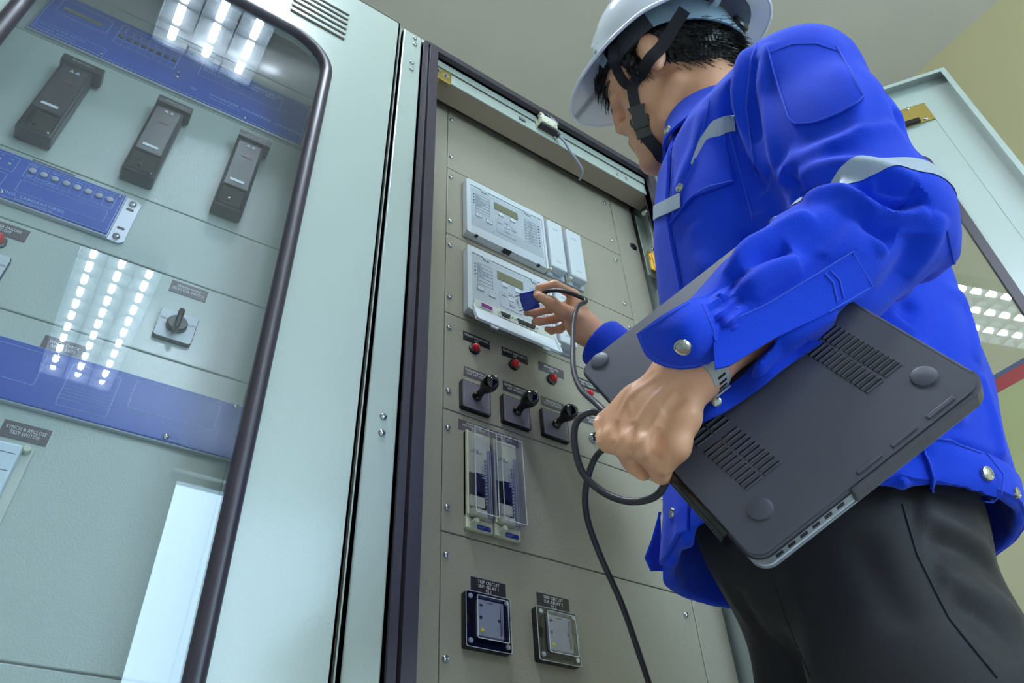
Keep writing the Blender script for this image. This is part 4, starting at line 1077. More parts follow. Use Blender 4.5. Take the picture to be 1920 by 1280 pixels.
FOLDS = [  # pixel line, width, height
 ([(1402, 90), (1388, 170), (1404, 250), (1440, 330)], .014, .009), ([(1372, 150), (1368, 220), (1400, 300), (1432, 360)], .010, -.010),
 ([(1440, 80), (1432, 160), (1446, 260), (1462, 330)], .010, .005), ([(1420, 110), (1412, 190), (1424, 270)], .008, -.006),
 ([(1478, 300), (1520, 292), (1600, 262), (1680, 240)], .012, .007), ([(1560, 290), (1480, 318), (1470, 350)], .010, .006),
 ([(1500, 358), (1530, 350), (1572, 340)], .009, -.011), ([(1458, 400), (1488, 372), (1520, 352), (1560, 344)], .008, -.013),
 ([(1492, 312), (1486, 340), (1500, 366)], .007, -.007), ([(1500, 330), (1560, 315), (1640, 318), (1720, 345)], .012, .009),
 ([(1600, 355), (1650, 374), (1700, 378), (1735, 366)], .009, -.014), ([(1640, 345), (1690, 352), (1725, 352)], .008, -.008), ([(1505, 378), (1570, 366), (1640, 392), (1740, 392)], .012, .010),
 ([(1612, 380), (1640, 420), (1680, 450)], .013, -.011), ([(1620, 380), (1640, 430), (1660, 480)], .009, .007), ([(1590, 392), (1560, 430), (1500, 470)], .012, -.005),
 ([(1520, 400), (1470, 430), (1410, 470), (1376, 512)], .011, .009), ([(1480, 460), (1430, 478), (1386, 506), (1352, 556)], .009, -.010),
 ([(1440, 420), (1400, 445), (1372, 480)], .008, -.006), ([(1500, 480), (1440, 510), (1400, 548)], .011, .007), ([(1545, 470), (1500, 520), (1430, 560), (1370, 592)], .010, -.005),
 ([(1382, 516), (1364, 545), (1342, 566)], .006, .006), ([(1398, 548), (1372, 570), (1340, 592)], .005, -.007), ([(1366, 530), (1352, 552), (1330, 566)], .005, -.006), ([(1420, 560), (1385, 585), (1346, 612)], .005, .005), ([(1420, 575), (1390, 600), (1348, 630)], .005, -.006),
 ([(1720, 440), (1700, 500), (1640, 560), (1560, 610)], .016, -.007), ([(1760, 400), (1740, 460), (1700, 520)], .012, .006), ([(1600, 560), (1540, 600), (1470, 640)], .012, .006),
 ([(1560, 130), (1600, 180), (1610, 260)], .012, .004), ([(1640, 130), (1680, 200), (1700, 250)], .010, -.006), ([(1600, 60), (1660, 130), (1720, 230)], .008, .006), ([(1660, 180), (1700, 230), (1740, 300)], .008, -.005),
 ([(1320, 200), (1300, 280), (1270, 360)], .012, .004), ([(1350, 250), (1380, 330), (1420, 400)], .010, -.006), ([(1300, 420), (1320, 500), (1310, 600)], .014, .004),
 ([(1255, 900), (1262, 980), (1258, 1060)], .010, .005), ([(1300, 900), (1330, 980), (1350, 1030)], .014, -.007), ([(1275, 940), (1290, 1010), (1300, 1060)], .008, .005),
 ([(1700, 640), (1760, 720), (1800, 800)], .014, .005), ([(1780, 460), (1800, 560), (1830, 680)], .012, .004), ([(1740, 520), (1700, 580), (1690, 600)], .012, -.006),
 ([(1650, 930), (1720, 925), (1800, 950)], .006, .003), ([(1680, 860), (1690, 900), (1688, 935)], .006, .005), ([(1780, 830), (1840, 850), (1900, 880)], .006, -.004),
 ([(1840, 700), (1860, 780), (1880, 860)], .010, .004), ([(1600, 890), (1660, 870), (1740, 840)], .012, -.005)]
V0 = Vj.copy()
for px_, w_, h_ in FOLDS: fold(Vj, Nj, tj, px_, w_ * .92, h_ * 1.35)
rr = np.random.RandomState(3)          # soft random creases, stretched along the limbs
for _ in range(26):
    k_ = rr.randn(3) * V3(42, 42, 26); Vj += Nj * (.00055 * np.sin(V0 @ k_ + rr.rand() * 6.28) * np.sin(V0 @ (rr.randn(3) * 18) + rr.rand() * 6))[:, None]
Vj = relax(Vj, Fj, 1, .35)
jacket = pobj('jacket', vf(Vj, Fj), 'cloth', label='bright blue work jacket')
jacket.matrix_parent_inverse = PINV
tj = bvh(Vj, Fj)

# --- trousers
Q = Vol((.50, -.80, .06), (1.15, -.10, .98), .0052)
Q.tube([V3(.79, -.43, .95), V3(.80, -.425, .88)], [.160, .168], .02, (LB, .76))
for lg in (LEGL, LEGR): Q.tube([lg[0], mid(lg[0], lg[1], .5), lg[1], lg[2]], [.116, .104, .086, .075], .03, (LB, .76))
Vq, Fq = Q.mesh(); Vq = relax(Vq, Fq, 3, .5)
Nq = normals(Vq, Fq); tq = bvh(Vq, Fq)
for px_, w_, h_ in (([(1720, 960), (1800, 1000), (1900, 1040)], .014, .012), ([(1740, 1010), (1820, 1040), (1915, 1100)], .010, -.010),
                    ([(1760, 1070), (1840, 1110), (1918, 1170)], .012, .009), ([(1780, 1130), (1850, 1170), (1910, 1230)], .010, -.008), ([(1380, 1100), (1420, 1180), (1500, 1270)], .010, -.008), ([(1360, 1090), (1400, 1160), (1470, 1260)], .009, .006),
                    ([(1500, 1050), (1520, 1150), (1540, 1270)], .016, .005), ([(1600, 1000), (1640, 1080), (1700, 1180)], .014, -.005), ([(1880, 1010), (1905, 1050), (1918, 1080)], .010, -.010)):
    fold(Vq, Nq, tq, px_, w_ * 1.3, h_ * .75, (.3, .3))
Vq = relax(Vq, Fq, 2, .5)
trousers = pobj('trousers', vf(Vq, Fq), 'trouser')
for lg in (LEGL, LEGR):
    sv = Vol(lg[2] + V3(-.2, -.15, -.08), lg[2] + V3(.15, .2, .08), .006)
    a_ = V3(lg[2][0], lg[2][1], .04); sv.tube([a_ - FB * .05, a_ + FB * .13], [.04, .036], .01, (UP, .9)); sv.tube([a_, a_ + UP * .07], [.042, .042], .02)
    Vs, Fs = sv.mesh(); pobj('shoe', vf(Vs, Fs), 'shoe')

# --- laptop
LT = Matrix.Identity(4)
for i in range(3): LT[i][0] = e1[i]; LT[i][1] = e2[i]; LT[i][2] = LN[i]; LT[i][3] = LPA[i]
lap = root('laptop', 'silver laptop in a matt black clip-on case gripped in the worker\'s left hand', 'laptop', LT)
LW, LH = float(np.linalg.norm(LPB - LPA)), float(np.linalg.norm(LPD - LPA))
def slab(x0, x1, y0, y1, z0, z1, r, bev=.002):
    b = nb(); prism(b, rrect(x0, x1, y0, y1, r, 8), z0, z1)
    for v in b.verts: v.co = Vector((v.co.x, v.co.z, v.co.y))
    bmesh.ops.recalc_face_normals(b, faces=b.faces)
    if bev: bmesh.ops.bevel(b, geom=[e for e in b.edges if abs(e.verts[0].co.z - e.verts[1].co.z) < 1e-6], offset=bev, segments=3, affect='EDGES')
    return b
obj('base', slab(.001, LW - .001, .001, LH - .001, -.017, -.003, .014, .0025), 'alu', lap, True)
obj('lid', slab(.001, LW - .001, .001, LH - .001, -.0235, -.0175, .014, .002), 'alu', lap, True)
b = slab(-.001, LW + .001, -.001, LH + .001, -.006, 0, .016, .003); case = obj('case', b, 'laptop_case', lap, True)
# ------------------------------------------------------------------ jacket details, laid on its surface
def cobj(name, data, m, parent, smooth=True, label=None):
    o = obj(name, data, m, parent, smooth, label); return o
def on(px, py, off=.0012): return hit(px, py, tj, off)
def patch(name, top, bot, nu, nv, m='cloth', off=.0014, th=.0022, parent=None, label=None, tree=None):
    g = grid_patch((top, bot), nu, nv, lambda x, y: hit(x, y, tree or tj, off))
    return cobj(name, sheet(g, th), m, parent or jacket, True, label)
def seam(pts, r=.0009, off=.0008, m='thread', name='seam', parent=None, tree=None, n=24):
    e = np.array(pts, float); L = np.concatenate([[0], np.cumsum(np.linalg.norm(np.diff(e, axis=0), axis=1))]); out = []
    for t in np.linspace(0, L[-1], n):
        q = hit(np.interp(t, L, e[:, 0]), np.interp(t, L, e[:, 1]), tree or tj, off, True)
        if q is not None: out.append(q)
    if len(out) < 2: return None
    return cobj(name, tube(nb(), out, r, n=6, smooth=0), m, parent or jacket, True)
def snap(px, py, r=.0065, off=.003, parent=None, tree=None, D=None, n=None, name='snap_button'):
    if D is None:
        c = hit(px, py, tree or tj, off); c2 = hit(px, py, tree or tj, off + .01); ax = c2 - c
    else: c = P(px, py, D); ax = n
    b = nb(); lathe(b, [(r, -.002), (r, .0008), (r * .93, .0018), (r * .82, .0020), (r * .74, .0012), (r * .4, .0018), (0, .002)], c, ax, 24)
    return cobj(name, b, 'snap', parent or jacket, True)
# sleeve pocket on the upper arm
pk = patch('sleeve_pocket', [(1438, 93), (1485, 77), (1530, 76), (1566, 92)], [(1486, 235), (1530, 233), (1575, 216), (1617, 190)], 12, 12, off=.0022, th=.003)
seam([(1438, 93), (1462, 165), (1486, 235), (1530, 233), (1575, 216), (1617, 190), (1590, 135), (1566, 92)], off=.0045, parent=pk)
seam([(1442, 104), (1487, 88), (1530, 87), (1570, 102)], off=.0042, parent=pk, r=.0006)
# reflective band round the upper arm
ax = nrm(SHL - ELL); bm = nb(); bm.from_mesh(jacket.data)
for c_, sgn in ((P(1640, 330, .735), 1), (P(1650, 268, .735), -1)):
    bmesh.ops.bisect_plane(bm, geom=bm.verts[:] + bm.edges[:] + bm.faces[:], plane_co=c_, plane_no=ax * sgn, clear_inner=True)
A0, A1 = SHL, ELL
far = [v for v in bm.verts if segdist(np.array([v.co]), [A0, A1])[0][0] > .115]
bmesh.ops.delete(bm, geom=far, context='VERTS'); bm.normal_update()
for v in bm.verts: v.co += v.normal * .0010
cobj('arm_stripe', bm, 'stripe', jacket, True, 'silver grey reflective band')
# chest: stripes, pocket flap, placket
patch('shoulder_stripe', [(1296, 306), (1312, 262), (1336, 228), (1362, 217), (1378, 217)], [(1304, 322), (1326, 288), (1348, 256), (1366, 248), (1380, 247)], 14, 5, 'stripe', .001, .0015, label='silver grey reflective stripe')
patch('chest_stripe', [(1236, 388), (1256, 378), (1282, 366)], [(1236, 414), (1256, 404), (1284, 392)], 10, 5, 'stripe', .0078, .0015, label='silver grey reflective stripe')
pf = patch('pocket_flap', [(1308, 300), (1330, 262), (1360, 255)], [(1262, 422), (1300, 372), (1372, 345)], 12, 10, off=.003, th=.0035)
seam([(1308, 300), (1285, 360), (1262, 422), (1300, 372), (1335, 352), (1372, 345)], off=.0058, parent=pf)
snap(1281, 356, .006, .006, parent=pf)
seam([(1368, 250), (1390, 330), (1412, 415)]); seam([(1330, 190), (1322, 230), (1300, 300)])
seam([(1262, 300), (1256, 420), (1252, 560), (1254, 640)], m='thread'); seam([(1262, 300), (1268, 700)], r=.0005)
seam([(1775, 432), (1790, 500), (1822, 570), (1868, 650)], r=.0014); seam([(1430, 60), (1408, 110), (1398, 200), (1418, 330)], r=.0011)
seam([(1600, 45), (1650, 95), (1700, 190), (1750, 300)], r=.0011)
# forearm placket strip with pointed end
def fitD(x0, x1, y0, y1, line, med=.03):
    A_, B_ = [], []
    for x in np.linspace(x0, x1, 16):
        for y in np.linspace(*line(x), 6):
            q = hit(x, y, tj, 0, True)
            if q is not None: A_.append([1, x - 1500, y - 560, (x - 1500) ** 2 / 100, (x - 1500) * (y - 560) / 100]); B_.append((q - CAM) @ CR[2])
    A_, B_ = np.array(A_), np.array(B_); k = B_ < np.percentile(B_, 90) + .004; c = np.linalg.lstsq(A_[k], B_[k], rcond=None)[0]
    return lambda x, y: float(c @ np.array([1, x - 1500, y - 560, (x - 1500) ** 2 / 100, (x - 1500) * (y - 560) / 100]))
pD = fitD(1400, 1630, 0, 0, lambda x: (620 - (x - 1340) * .52, 655 - (x - 1400) * .46))
g_ = grid_patch(([(1336, 622), (1352, 612), (1440, 570), (1530, 515), (1606, 467)], [(1341, 692), (1368, 686), (1456, 632), (1545, 590), (1640, 545)]), 40, 9, lambda x, y: P(x, y, min(pD(x, y), .70) - .0045))
fp = cobj('sleeve_placket', sheet(g_, .0026), 'cloth', jacket, True)
tfp = bvh(np.array([q for r_ in g_ for q in r_]), np.array([[i * 40 + j, i * 40 + j + 1, (i + 1) * 40 + j + 1, (i + 1) * 40 + j] for i in range(8) for j in range(39)]))
cobj('placket_point', sheet(grid_patch(([(1604, 467), (1640, 482)], [(1638, 546), (1636, 532)]), 6, 8, lambda x, y: P(x, y, pD(x, y) - .0045)), .0026), 'cloth', fp)
seam([(1352, 612), (1440, 570), (1530, 515), (1606, 467), (1641, 483), (1636, 536), (1545, 590), (1450, 636), (1368, 686)], off=.0014, parent=fp, n=60, tree=tfp)
seam([(1555, 508), (1572, 525), (1580, 560)], off=.0016, parent=fp, tree=tfp); seam([(1545, 514), (1560, 530), (1568, 566)], off=.0016, parent=fp, tree=tfp)
# cuff, undone and standing away from the wrist
def cuffD(x, y): return .642 + .00000 + .055 * (max(0, 1290 - x) / 95) ** 1.6 + .03 * (abs(y - 628) / 65) ** 2 + .02 * max(0, (x - 1300) / 50)
cf = [[P(x, y, cuffD(x, y)) for x, y in zip(np.interp(np.linspace(0, 1, 16), *zip(*[(0, a[0]), (.5, a[1]), (1, a[2])])), np.interp(np.linspace(0, 1, 16), *zip(*[(0, a[3]), (.5, a[4]), (1, a[5])])))]
      for a in [(1196, 1238, 1296, 626, 596, 562), (1199, 1248, 1322, 634, 612, 574), (1204, 1258, 1336, 646, 630, 596), (1208, 1266, 1342, 656, 648, 622), (1216, 1270, 1344, 668, 664, 650), (1230, 1272, 1342, 678, 678, 672), (1246, 1276, 1332, 685, 690, 684)]]
cuff = cobj('cuff', sheet(cf, .0032), 'cloth', jacket, True)
tc_ = bvh(np.array([q for r_ in cf for q in r_]), np.array([[i * 16 + j, i * 16 + j + 1, (i + 1) * 16 + j + 1, (i + 1) * 16 + j] for i in range(6) for j in range(15)]))
snap(1281, 649, .0076, .002, cuff, tc_)
seam([(1204, 628), (1212, 655), (1246, 679), (1278, 684), (1330, 678)], off=.0018, parent=cuff, tree=tc_); seam([(1208, 622), (1240, 603), (1292, 570)], off=.0018, parent=cuff, tree=tc_)
seam([(1316, 574), (1336, 622), (1338, 676)], off=.0018, parent=cuff, tree=tc_)
def lapD(x, y):
    r_ = ray(x, y); return ((LPA - CAM) @ LN) / (r_ @ LN)
# gathered cloth running into the cuff
top_, bot_ = [(1300, 561), (1322, 556), (1344, 542), (1362, 520), (1385, 497)], [(1340, 640), (1352, 632), (1370, 622), (1392, 606), (1420, 590)]
gr_ = []
for i in range(15):
    t = i / 14; row = []
    for j in range(20):
        u_ = j / 19 * 4; j0 = min(int(u_), 3); g2 = u_ - j0
        a1 = np.array(top_[j0]) * (1 - g2) + np.array(top_[j0 + 1]) * g2; a2 = np.array(bot_[j0]) * (1 - g2) + np.array(bot_[j0 + 1]) * g2; q = a1 * (1 - t) + a2 * t
        k = j / 19; hq = hit(q[0], q[1], tj, 0, True); ds = (hq - CAM) @ CR[2] if hq is not None else .66 + .03 * (1 - t)
        ds = min(ds, .70); d0 = cuffD(min(q[0], 1325), q[1]) + .003
        row.append(P(q[0], q[1], d0 * (1 - k) + (ds + .0045) * k - .0045 * math.sin(math.pi * k) + .0032 * math.sin(t * 22) * math.sin(math.pi * min(1, k * 1.1)) ** .7))
    gr_.append(row)
gr_ = np.array(gr_)
for _ in range(2): gr_[1:-1, 1:-1] = (gr_[1:-1, 1:-1] * 2 + gr_[1:-1, :-2] + gr_[1:-1, 2:]) / 4
cobj('sleeve_gathers', sheet(gr_, .0024), 'cloth', jacket, True)
# lower half of the open sleeve end, hanging over the case
def flapD(x, y): return min(.735, lapD(x, y) - .012 + .0 * x) - .004 * math.sin((x - 1300) / 18.)
rows_ = [[(1470, 622), (1440, 655), (1400, 700), (1350, 738), (1297, 772)], [(1500, 640), (1456, 672), (1410, 712), (1358, 752), (1294, 786)], [(1540, 640), (1470, 690), (1412, 735), (1362, 770), (1306, 796)]]
rg_ = []
for i in range(7):
    t = i / 6 * 2; k0 = min(int(t), 1); f_ = t - k0; rr_ = []
    for j in range(22):
        u_ = j / 21 * 4; j0 = min(int(u_), 3); g_ = u_ - j0
        q = [(1 - g_) * np.array(rows_[k][j0], float) + g_ * np.array(rows_[k][j0 + 1], float) for k in (k0, k0 + 1)]
        q = q[0] * (1 - f_) + q[1] * f_; rr_.append(P(q[0], q[1], flapD(*q)))
    rg_.append(rr_)
cobj('sleeve_end', sheet(rg_, .003), 'cloth', jacket, True, 'undone lower half of the cuff')
b = nb(); lathe(b, [(.0045, 0), (.0045, .002), (.003, .003), (.003, .006), (.0038, .0068), (.002, .008), (0, .008)], P(1343, 753, lapD(1343, 753) - .018), nrm(CAM - P(1343, 753, .7) + V3(.1, 0, .1)), 16)
cobj('snap_stud', b, 'snap', jacket, True)
# collar: a stand-up ring open at the front
def ringpt(c, phi, a, b_, dz=0): return c + FB * (a * math.cos(phi)) + LB * (b_ * math.sin(phi)) + V3(0, 0, dz)
cg = []
for i in range(7):
    t = i / 6; row = []
    for j in range(41):
        phi = math.radians(4 + 352 * j / 40)
        fr_n = math.exp(-((phi - .15) / .35) ** 2)
        row.append(ringpt(V3(.657, -.545, 1.372 + .062 * t), phi, .098 - .016 * t + .004 * math.sin(phi * 5), .090 - .018 * t, -.012 * math.cos(phi) + .006 * math.sin(3 * phi) * t - .010 * fr_n * (t > .9)))
    cg.append(row)
collar = cobj('collar', sheet(cg, .004), 'cloth', jacket, True)
tcol = bvh(np.array([q for r_ in cg for q in r_]), np.array([[i * 41 + j, i * 41 + j + 1, (i + 1) * 41 + j + 1, (i + 1) * 41 + j] for i in range(6) for j in range(40)]))
snap(1254, 246, .0075, .003, collar, tcol)
# front edge: placket band following the chest
def tsurf(z, phi):
    cx_, cy_, a_, b_ = [np.interp(z, TZ, [t[i] for t in TOR]) for i in (1, 2, 3, 4)]
    c_, s_ = math.cos(phi), math.sin(phi); r_ = 1 / ((abs(c_ / a_) ** 2.3 + abs(s_ / b_) ** 2.3) ** (1 / 2.3))
    return V3(cx_, cy_, z) + FB * (r_ * c_) + LB * (r_ * s_)
def near(p, off):
    q = tj.find_nearest(Vector(p)); return np.array(q[0] + q[1] * off)
pg = [[near(tsurf(z, math.radians(a)), .0035) for a in np.linspace(-8, 17, 9)] for z in np.linspace(.832, 1.40, 60)]
plk = cobj('front_placket', sheet(pg, .0045), 'cloth', jacket, True)
for z in (.862, .99, 1.10, 1.24): 
    q = near(tsurf(z, math.radians(9)), .0065); q2 = near(tsurf(z, math.radians(9)), .02)
    b = nb(); r = .0065; lathe(b, [(r, -.002), (r, .0008), (r * .93, .0018), (r * .74, .0012), (r * .4, .0018), (0, .002)], q, q2 - q, 20); cobj('snap_button', b, 'snap', plk, True)
# hem band all round and the side tab with its snap
hg = [[near(tsurf(z, math.radians(a)), .0018) for a in np.linspace(18, 342, 110)] for z in (.831, .842, .855, .868)]
cobj('hem_band', sheet(hg, .0035), 'cloth', jacket, True)
tb = patch('waist_tab', [(1722, 826), (1760, 828), (1812, 836), (1842, 862)], [(1742, 908), (1788, 914), (1830, 922), (1862, 930)], 14, 10, off=.0055, th=.003)
seam([(1722, 826), (1760, 828), (1812, 836), (1842, 862), (1868, 895), (1862, 928), (1800, 916), (1742, 908), (1722, 826)], off=.0085, parent=tb, n=40)
snap(1837, 892, .0078, .009, tb); snap(1899, 925, .006, .004)
# inner front edge peeking out below
cobj('inner_front', sheet([[P(x, y, .945 + .01 * i) for i, x in enumerate(r_)] for r_, y in ((([1238, 1237, 1236]), 960), (([1224, 1230, 1238]), 1010), (([1210, 1224, 1240]), 1046), (([1222, 1230, 1242]), 1070))], .003), 'cloth', jacket, True)
# undershirt hint
cobj('shirt_collar', sheet([[ringpt(V3(.655, -.545, 1.40 + .03 * t), math.radians(a), .074, .068) for a in range(-40, 200, 12)] for t in (0, .5, 1)], .003), 'redprint', person, True)

tqq = bvh(Vq, Fq)
seam([(1692, 945), (1720, 1040), (1780, 1160), (1870, 1270)], r=.0013, off=.0002, m='trouser', parent=trousers, tree=tqq, n=40)
seam([(1440, 1060), (1470, 1150), (1520, 1270)], r=.0008, off=.0002, m='trouser', parent=trousers, tree=tqq)
# ------------------------------------------------------------------ hair
hv = Vol(HC - .17, HC + .17, .0026)
hE = lambda c, r, k=.008, mode='u': hv.ell(hp(*c), HR, r, k, mode)
hE((-.016, 0, .046), (.1, .0805, .092)); hE((-.052, 0, -.004), (.060, .070, .062), .015); hE((.03, 0, .055), (.072, .066, .062), .01)
for s in (1, -1):
    hE((.036, .062 * s, .018), (.014, .018, .032), .008)
    hE((.007, .088 * s, .004), (.025, .03, .045), .003, 's'); hE((.01, .075 * s, -.062), (.045, .04, .048), .008, 's'); hE((.085, .045 * s, -.005), (.036, .04, .05), .006, 's')
hE((.09, 0, -.01), (.05, .06, .065), .006, 's'); hE((0, 0, -.11), (.12, .1, .062), .01, 's')
Vx, Fx = hv.mesh(); Vx = relax(Vx, Fx, 2, .4); Nx = normals(Vx, Fx)
dirn = np.cross(Nx, HL); Vx += Nx * (.0016 * np.sin((Vx @ HL) * 900 + 3 * np.sin(Vx @ HU * 120)) * np.sin((Vx @ HF) * 700 + 2 * np.sin(Vx @ HU * 150)))[:, None]
hair = pobj('hair', vf(Vx, Fx), 'hair')
b = nb(); th_ = bvh(Vx, Fx); rh = random.Random(5)
def strand(p, d, L, r=.0007, droop=.3):
    d = nrm(d); pts_ = [p, p + d * L * .5 + HU * -L * .08 * droop, p + d * L * .85 - HU * L * .35 * droop, p + d * L - HU * L * .6 * droop]
    tube(b, pts_, lambda t: r * (1 - .8 * t), n=3, smooth=3)
I_ = np.arange(len(Vx)); loc_ = (Vx - HC) @ HR.T
sel = [i for i in I_ if (loc_[i, 0] < -.01 and -.075 < loc_[i, 2] < .02 and loc_[i, 1] > -.03) or (loc_[i, 0] > .02 and loc_[i, 1] > .04 and loc_[i, 2] < .02) or (loc_[i, 0] > .075 and loc_[i, 2] > .02)]
for i in rh.sample(sel, min(len(sel), 900)):
    f_, l_, u_ = loc_[i]
    if f_ > .075: strand(Vx[i], HF * .7 - HU * .5 + HL * rh.uniform(-.4, .4), rh.uniform(.012, .028), .0009, .9)
    elif f_ > .02: strand(Vx[i], -HU + HF * rh.uniform(-.2, .3) + Nx[i] * .15, rh.uniform(.008, .018))
    else: strand(Vx[i], -HU * .8 - HF * .5 + Nx[i] * rh.uniform(.1, .45) + HL * rh.uniform(-.3, .3), rh.uniform(.012, .028), .0009)
cobj('loose_strands', b, 'hair', hair, True)
pobj('mole', lathe(nb(), [(.0022, 0), (.0015, .0009), (0, .0012)], np.array(tree_h.find_nearest(Vector(hp(.093, .032, -.088)))[0]), nrm(CAM - HC), 10), 'redprint')
# eyebrow
pobj('eyebrow', tube(nb(), [np.array(tree_h.find_nearest(Vector(hp(.094, s_, .033)))[0]) + HF * .001 for s_ in (.016, .028, .040)] + [np.array(tree_h.find_nearest(Vector(hp(.08, .052, .028)))[0])], .0022, n=6), 'hair')

# ------------------------------------------------------------------ hard hat
a_ = math.radians(-12); KF = HF * math.cos(a_) - HU * math.sin(a_); KU = HU * math.cos(a_) + HF * math.sin(a_); KC = HC - KF * .012 + KU * .04
def kp_(f, l, u): return KC + KF * f + HL * l + KU * u
def hat(th, t):
    """t 0 crown .. 1 dome edge .. 1.35 brim edge"""
    c_, s_ = math.cos(th), math.sin(th)
    fr_ = .5 + .5 * c_
    if t <= 1:
        q = t * math.pi / 2; rad = math.sin(q) ** .92; af = .122 if c_ > 0 else .138
        return kp_(af * c_ * rad, .108 * s_ * rad, .012 + .120 * math.cos(q) ** .8)
    k = (t - 1) / .35; bill = max(0, c_) ** 1.2
    ra = (.122 + k * (.018 + .045 * bill)) if c_ > 0 else (.138 + k * .027)
    return kp_(ra * c_, (.108 + k * .018) * s_, .012 - k * (.012 + .024 * bill) + .0)
ts = [0.02, .1, .2, .3, .4, .5, .6, .7, .8, .88, .95, 1.0, 1.06, 1.14, 1.22, 1.3, 1.35]
G = [[hat(2 * math.pi * j / 72, t) for j in range(73)] for t in ts]
pts_, fcs = sheet(G, .0028)
bmh = nb(); vv = [bmh.verts.new(p) for p in pts_]
for f in fcs:
    try: bmh.faces.new([vv[i] for i in f])
    except Exception: pass
bmesh.ops.remove_doubles(bmh, verts=bmh.verts, dist=.0002)
lip = [hat(2 * math.pi * j / 72, 1.35) for j in range(73)]; tube(bmh, lip, .0028, n=8, smooth=0)
cap_ = [hat(0, .02)]; lathe(bmh, [(.004, -.001), (.0, .0005)], kp_(0, 0, (.1325)), KU, 12)
for f_ in (-.03, 0, .03):      # crown ribs
    tube(bmh, [hat(math.pi, .75) + HL * f_, hat(math.pi, .4) + HL * f_, kp_(0, f_, (.1325)), hat(0, .4) + HL * f_, hat(0, .75) + HL * f_], .003, n=8)
bmesh.ops.recalc_face_normals(bmh, faces=bmh.faces)
hh = pobj('hard_hat', bmh, 'helmet', label='white hard hat with a wide front brim')
# head band inside, dips towards the nape
def bandpt(deg, w): 
    c_, s_ = math.cos(math.radians(deg)), math.sin(math.radians(deg)); bk = max(0, -c_)
    return hp(-.014 + (.104 if c_ > 0 else .108) * c_, .088 * s_, .050 - .052 * bk ** 1.4 + w * (.016 + .006 * bk))
cobj('head_band', sheet([[bandpt(d, w) for d in range(0, 361, 6)] for w in (-1, -.3, .3, 1)], .0022), 'sweat', hh, True)
cobj('rear_band', sheet([[bandpt(d, w) + (bandpt(d, w) - hp(-.014, 0, .0)) * .018 for d in range(92, 269, 6)] for w in (-1.1, -.3, .3, 1.3)], .0022), 'hband', hh, True)
cobj('sweat_band', sheet([[bandpt(d, w) * 1.0 + (bandpt(d, w) - hp(-.014, 0, .05)) * -.03 for d in range(-78, 79, 6)] for w in (-1.2, 0, 1)], .003), 'strap', hh, True)
cobj('ratchet_strap', sheet([[bandpt(d, w) + (bandpt(d, w) - hp(-.014, 0, .0)) * .03 for d in range(112, 160, 6)] for w in (-1.15, 0, 1.15)], .0025), 'hband', hh, True)
cobj('ratchet_knob', lathe(nb(), [(.016, 0), (.016, .010), (.013, .013), (0, .013)], bandpt(176, 0), -HF * 1 + HL * .3, 20), 'black', hh, True)
for d in (35, 145, -35, -145):
    q0 = bandpt(d, .6); th2 = math.radians(d); cobj('suspension_clip', tube(nb(), [q0, hat(th2, 1.0) * .5 + q0 * .5, hat(th2, .93)], .001, smooth=3, flat=(.007, .001, tuple(HU))), 'hband', hh, True)
cobj('crown_web', tube(nb(), [hat(math.radians(35), .9), kp_(.05, .03, .075), kp_(0, 0, .088), kp_(-.05, -.03, .075), hat(math.radians(215), .9)], .001, flat=(.009, .0008, tuple(KU))), 'strap', hh, True)
cobj('crown_web', tube(nb(), [hat(math.radians(145), .9), kp_(-.05, .03, .078), kp_(0, 0, .091), kp_(.05, -.03, .078), hat(math.radians(-35), .9)], .001, flat=(.009, .0008, tuple(KU))), 'strap', hh, True)
def hs(x, y, off): return hit(x, y, tree_h, off)
J0 = hs(1190, 164, .007)
vdir = nrm(CAM - HC)
cobj('chin_strap', tube(nb(), [P(1150, 84, 1.215), P(1150, 108, 1.20), hs(1162, 140, .006), hs(1178, 160, .005), J0], .001, flat=(.0075, .0007, tuple(vdir))), 'strap', hh, True, 'black webbing in front of the ear')
cobj('chin_strap', tube(nb(), [P(1284, 18, 1.125), P(1262, 52, 1.138), P(1240, 88, 1.150), hs(1222, 118, .012), hs(1204, 146, .007), J0], .001, flat=(.0095, .0007, tuple(vdir))), 'strap', hh, True, 'black webbing behind the ear')
cobj('chin_strap', tube(nb(), [J0, hs(1191, 180, .006), hs(1196, 204, .006)], .001, flat=(.0085, .0008, tuple(vdir)), smooth=4), 'strap', hh, True)
Bc0, Bc1 = hs(1197, 200, .008), hs(1218, 256, .010)
bd = nrm(Bc1 - Bc0); bs = nrm(np.cross(bd, vdir)); bn = np.cross(bs, bd); bn = bn if bn @ vdir > 0 else -bn
BM = Matrix.Identity(4)
for i in range(3): BM[i][0] = bs[i]; BM[i][1] = bd[i]; BM[i][2] = bn[i]; BM[i][3] = Bc0[i]
bl = float(np.linalg.norm(Bc1 - Bc0))
b = nb(); prism(b, [(-.014, 0), (.014, 0), (.0115, .006), (.010, .012), (.0125, bl * .62), (.0125, bl * .7), (-.0125, bl * .7), (-.0125, bl * .62), (-.010, .012), (-.0115, .006)], -.003, .004)
prism(b, [(-.0115, bl * .72), (.0115, bl * .72), (.0115, bl), (-.0115, bl)], -.002, .002)
for sx_ in (-1, 1): prism(b, [(sx_ * .0125, .016), (sx_ * .0155, .020), (sx_ * .0155, bl * .55), (sx_ * .0125, bl * .62)], -.002, .0025)
for v in b.verts: v.co = BM @ Vector((v.co.x, v.co.z, v.co.y))
bmesh.ops.recalc_face_normals(b, faces=b.faces); bmesh.ops.bevel(b, geom=b.edges[:], offset=.0007, segments=2, affect='EDGES')
cobj('buckle', b, 'buckle', hh, True)
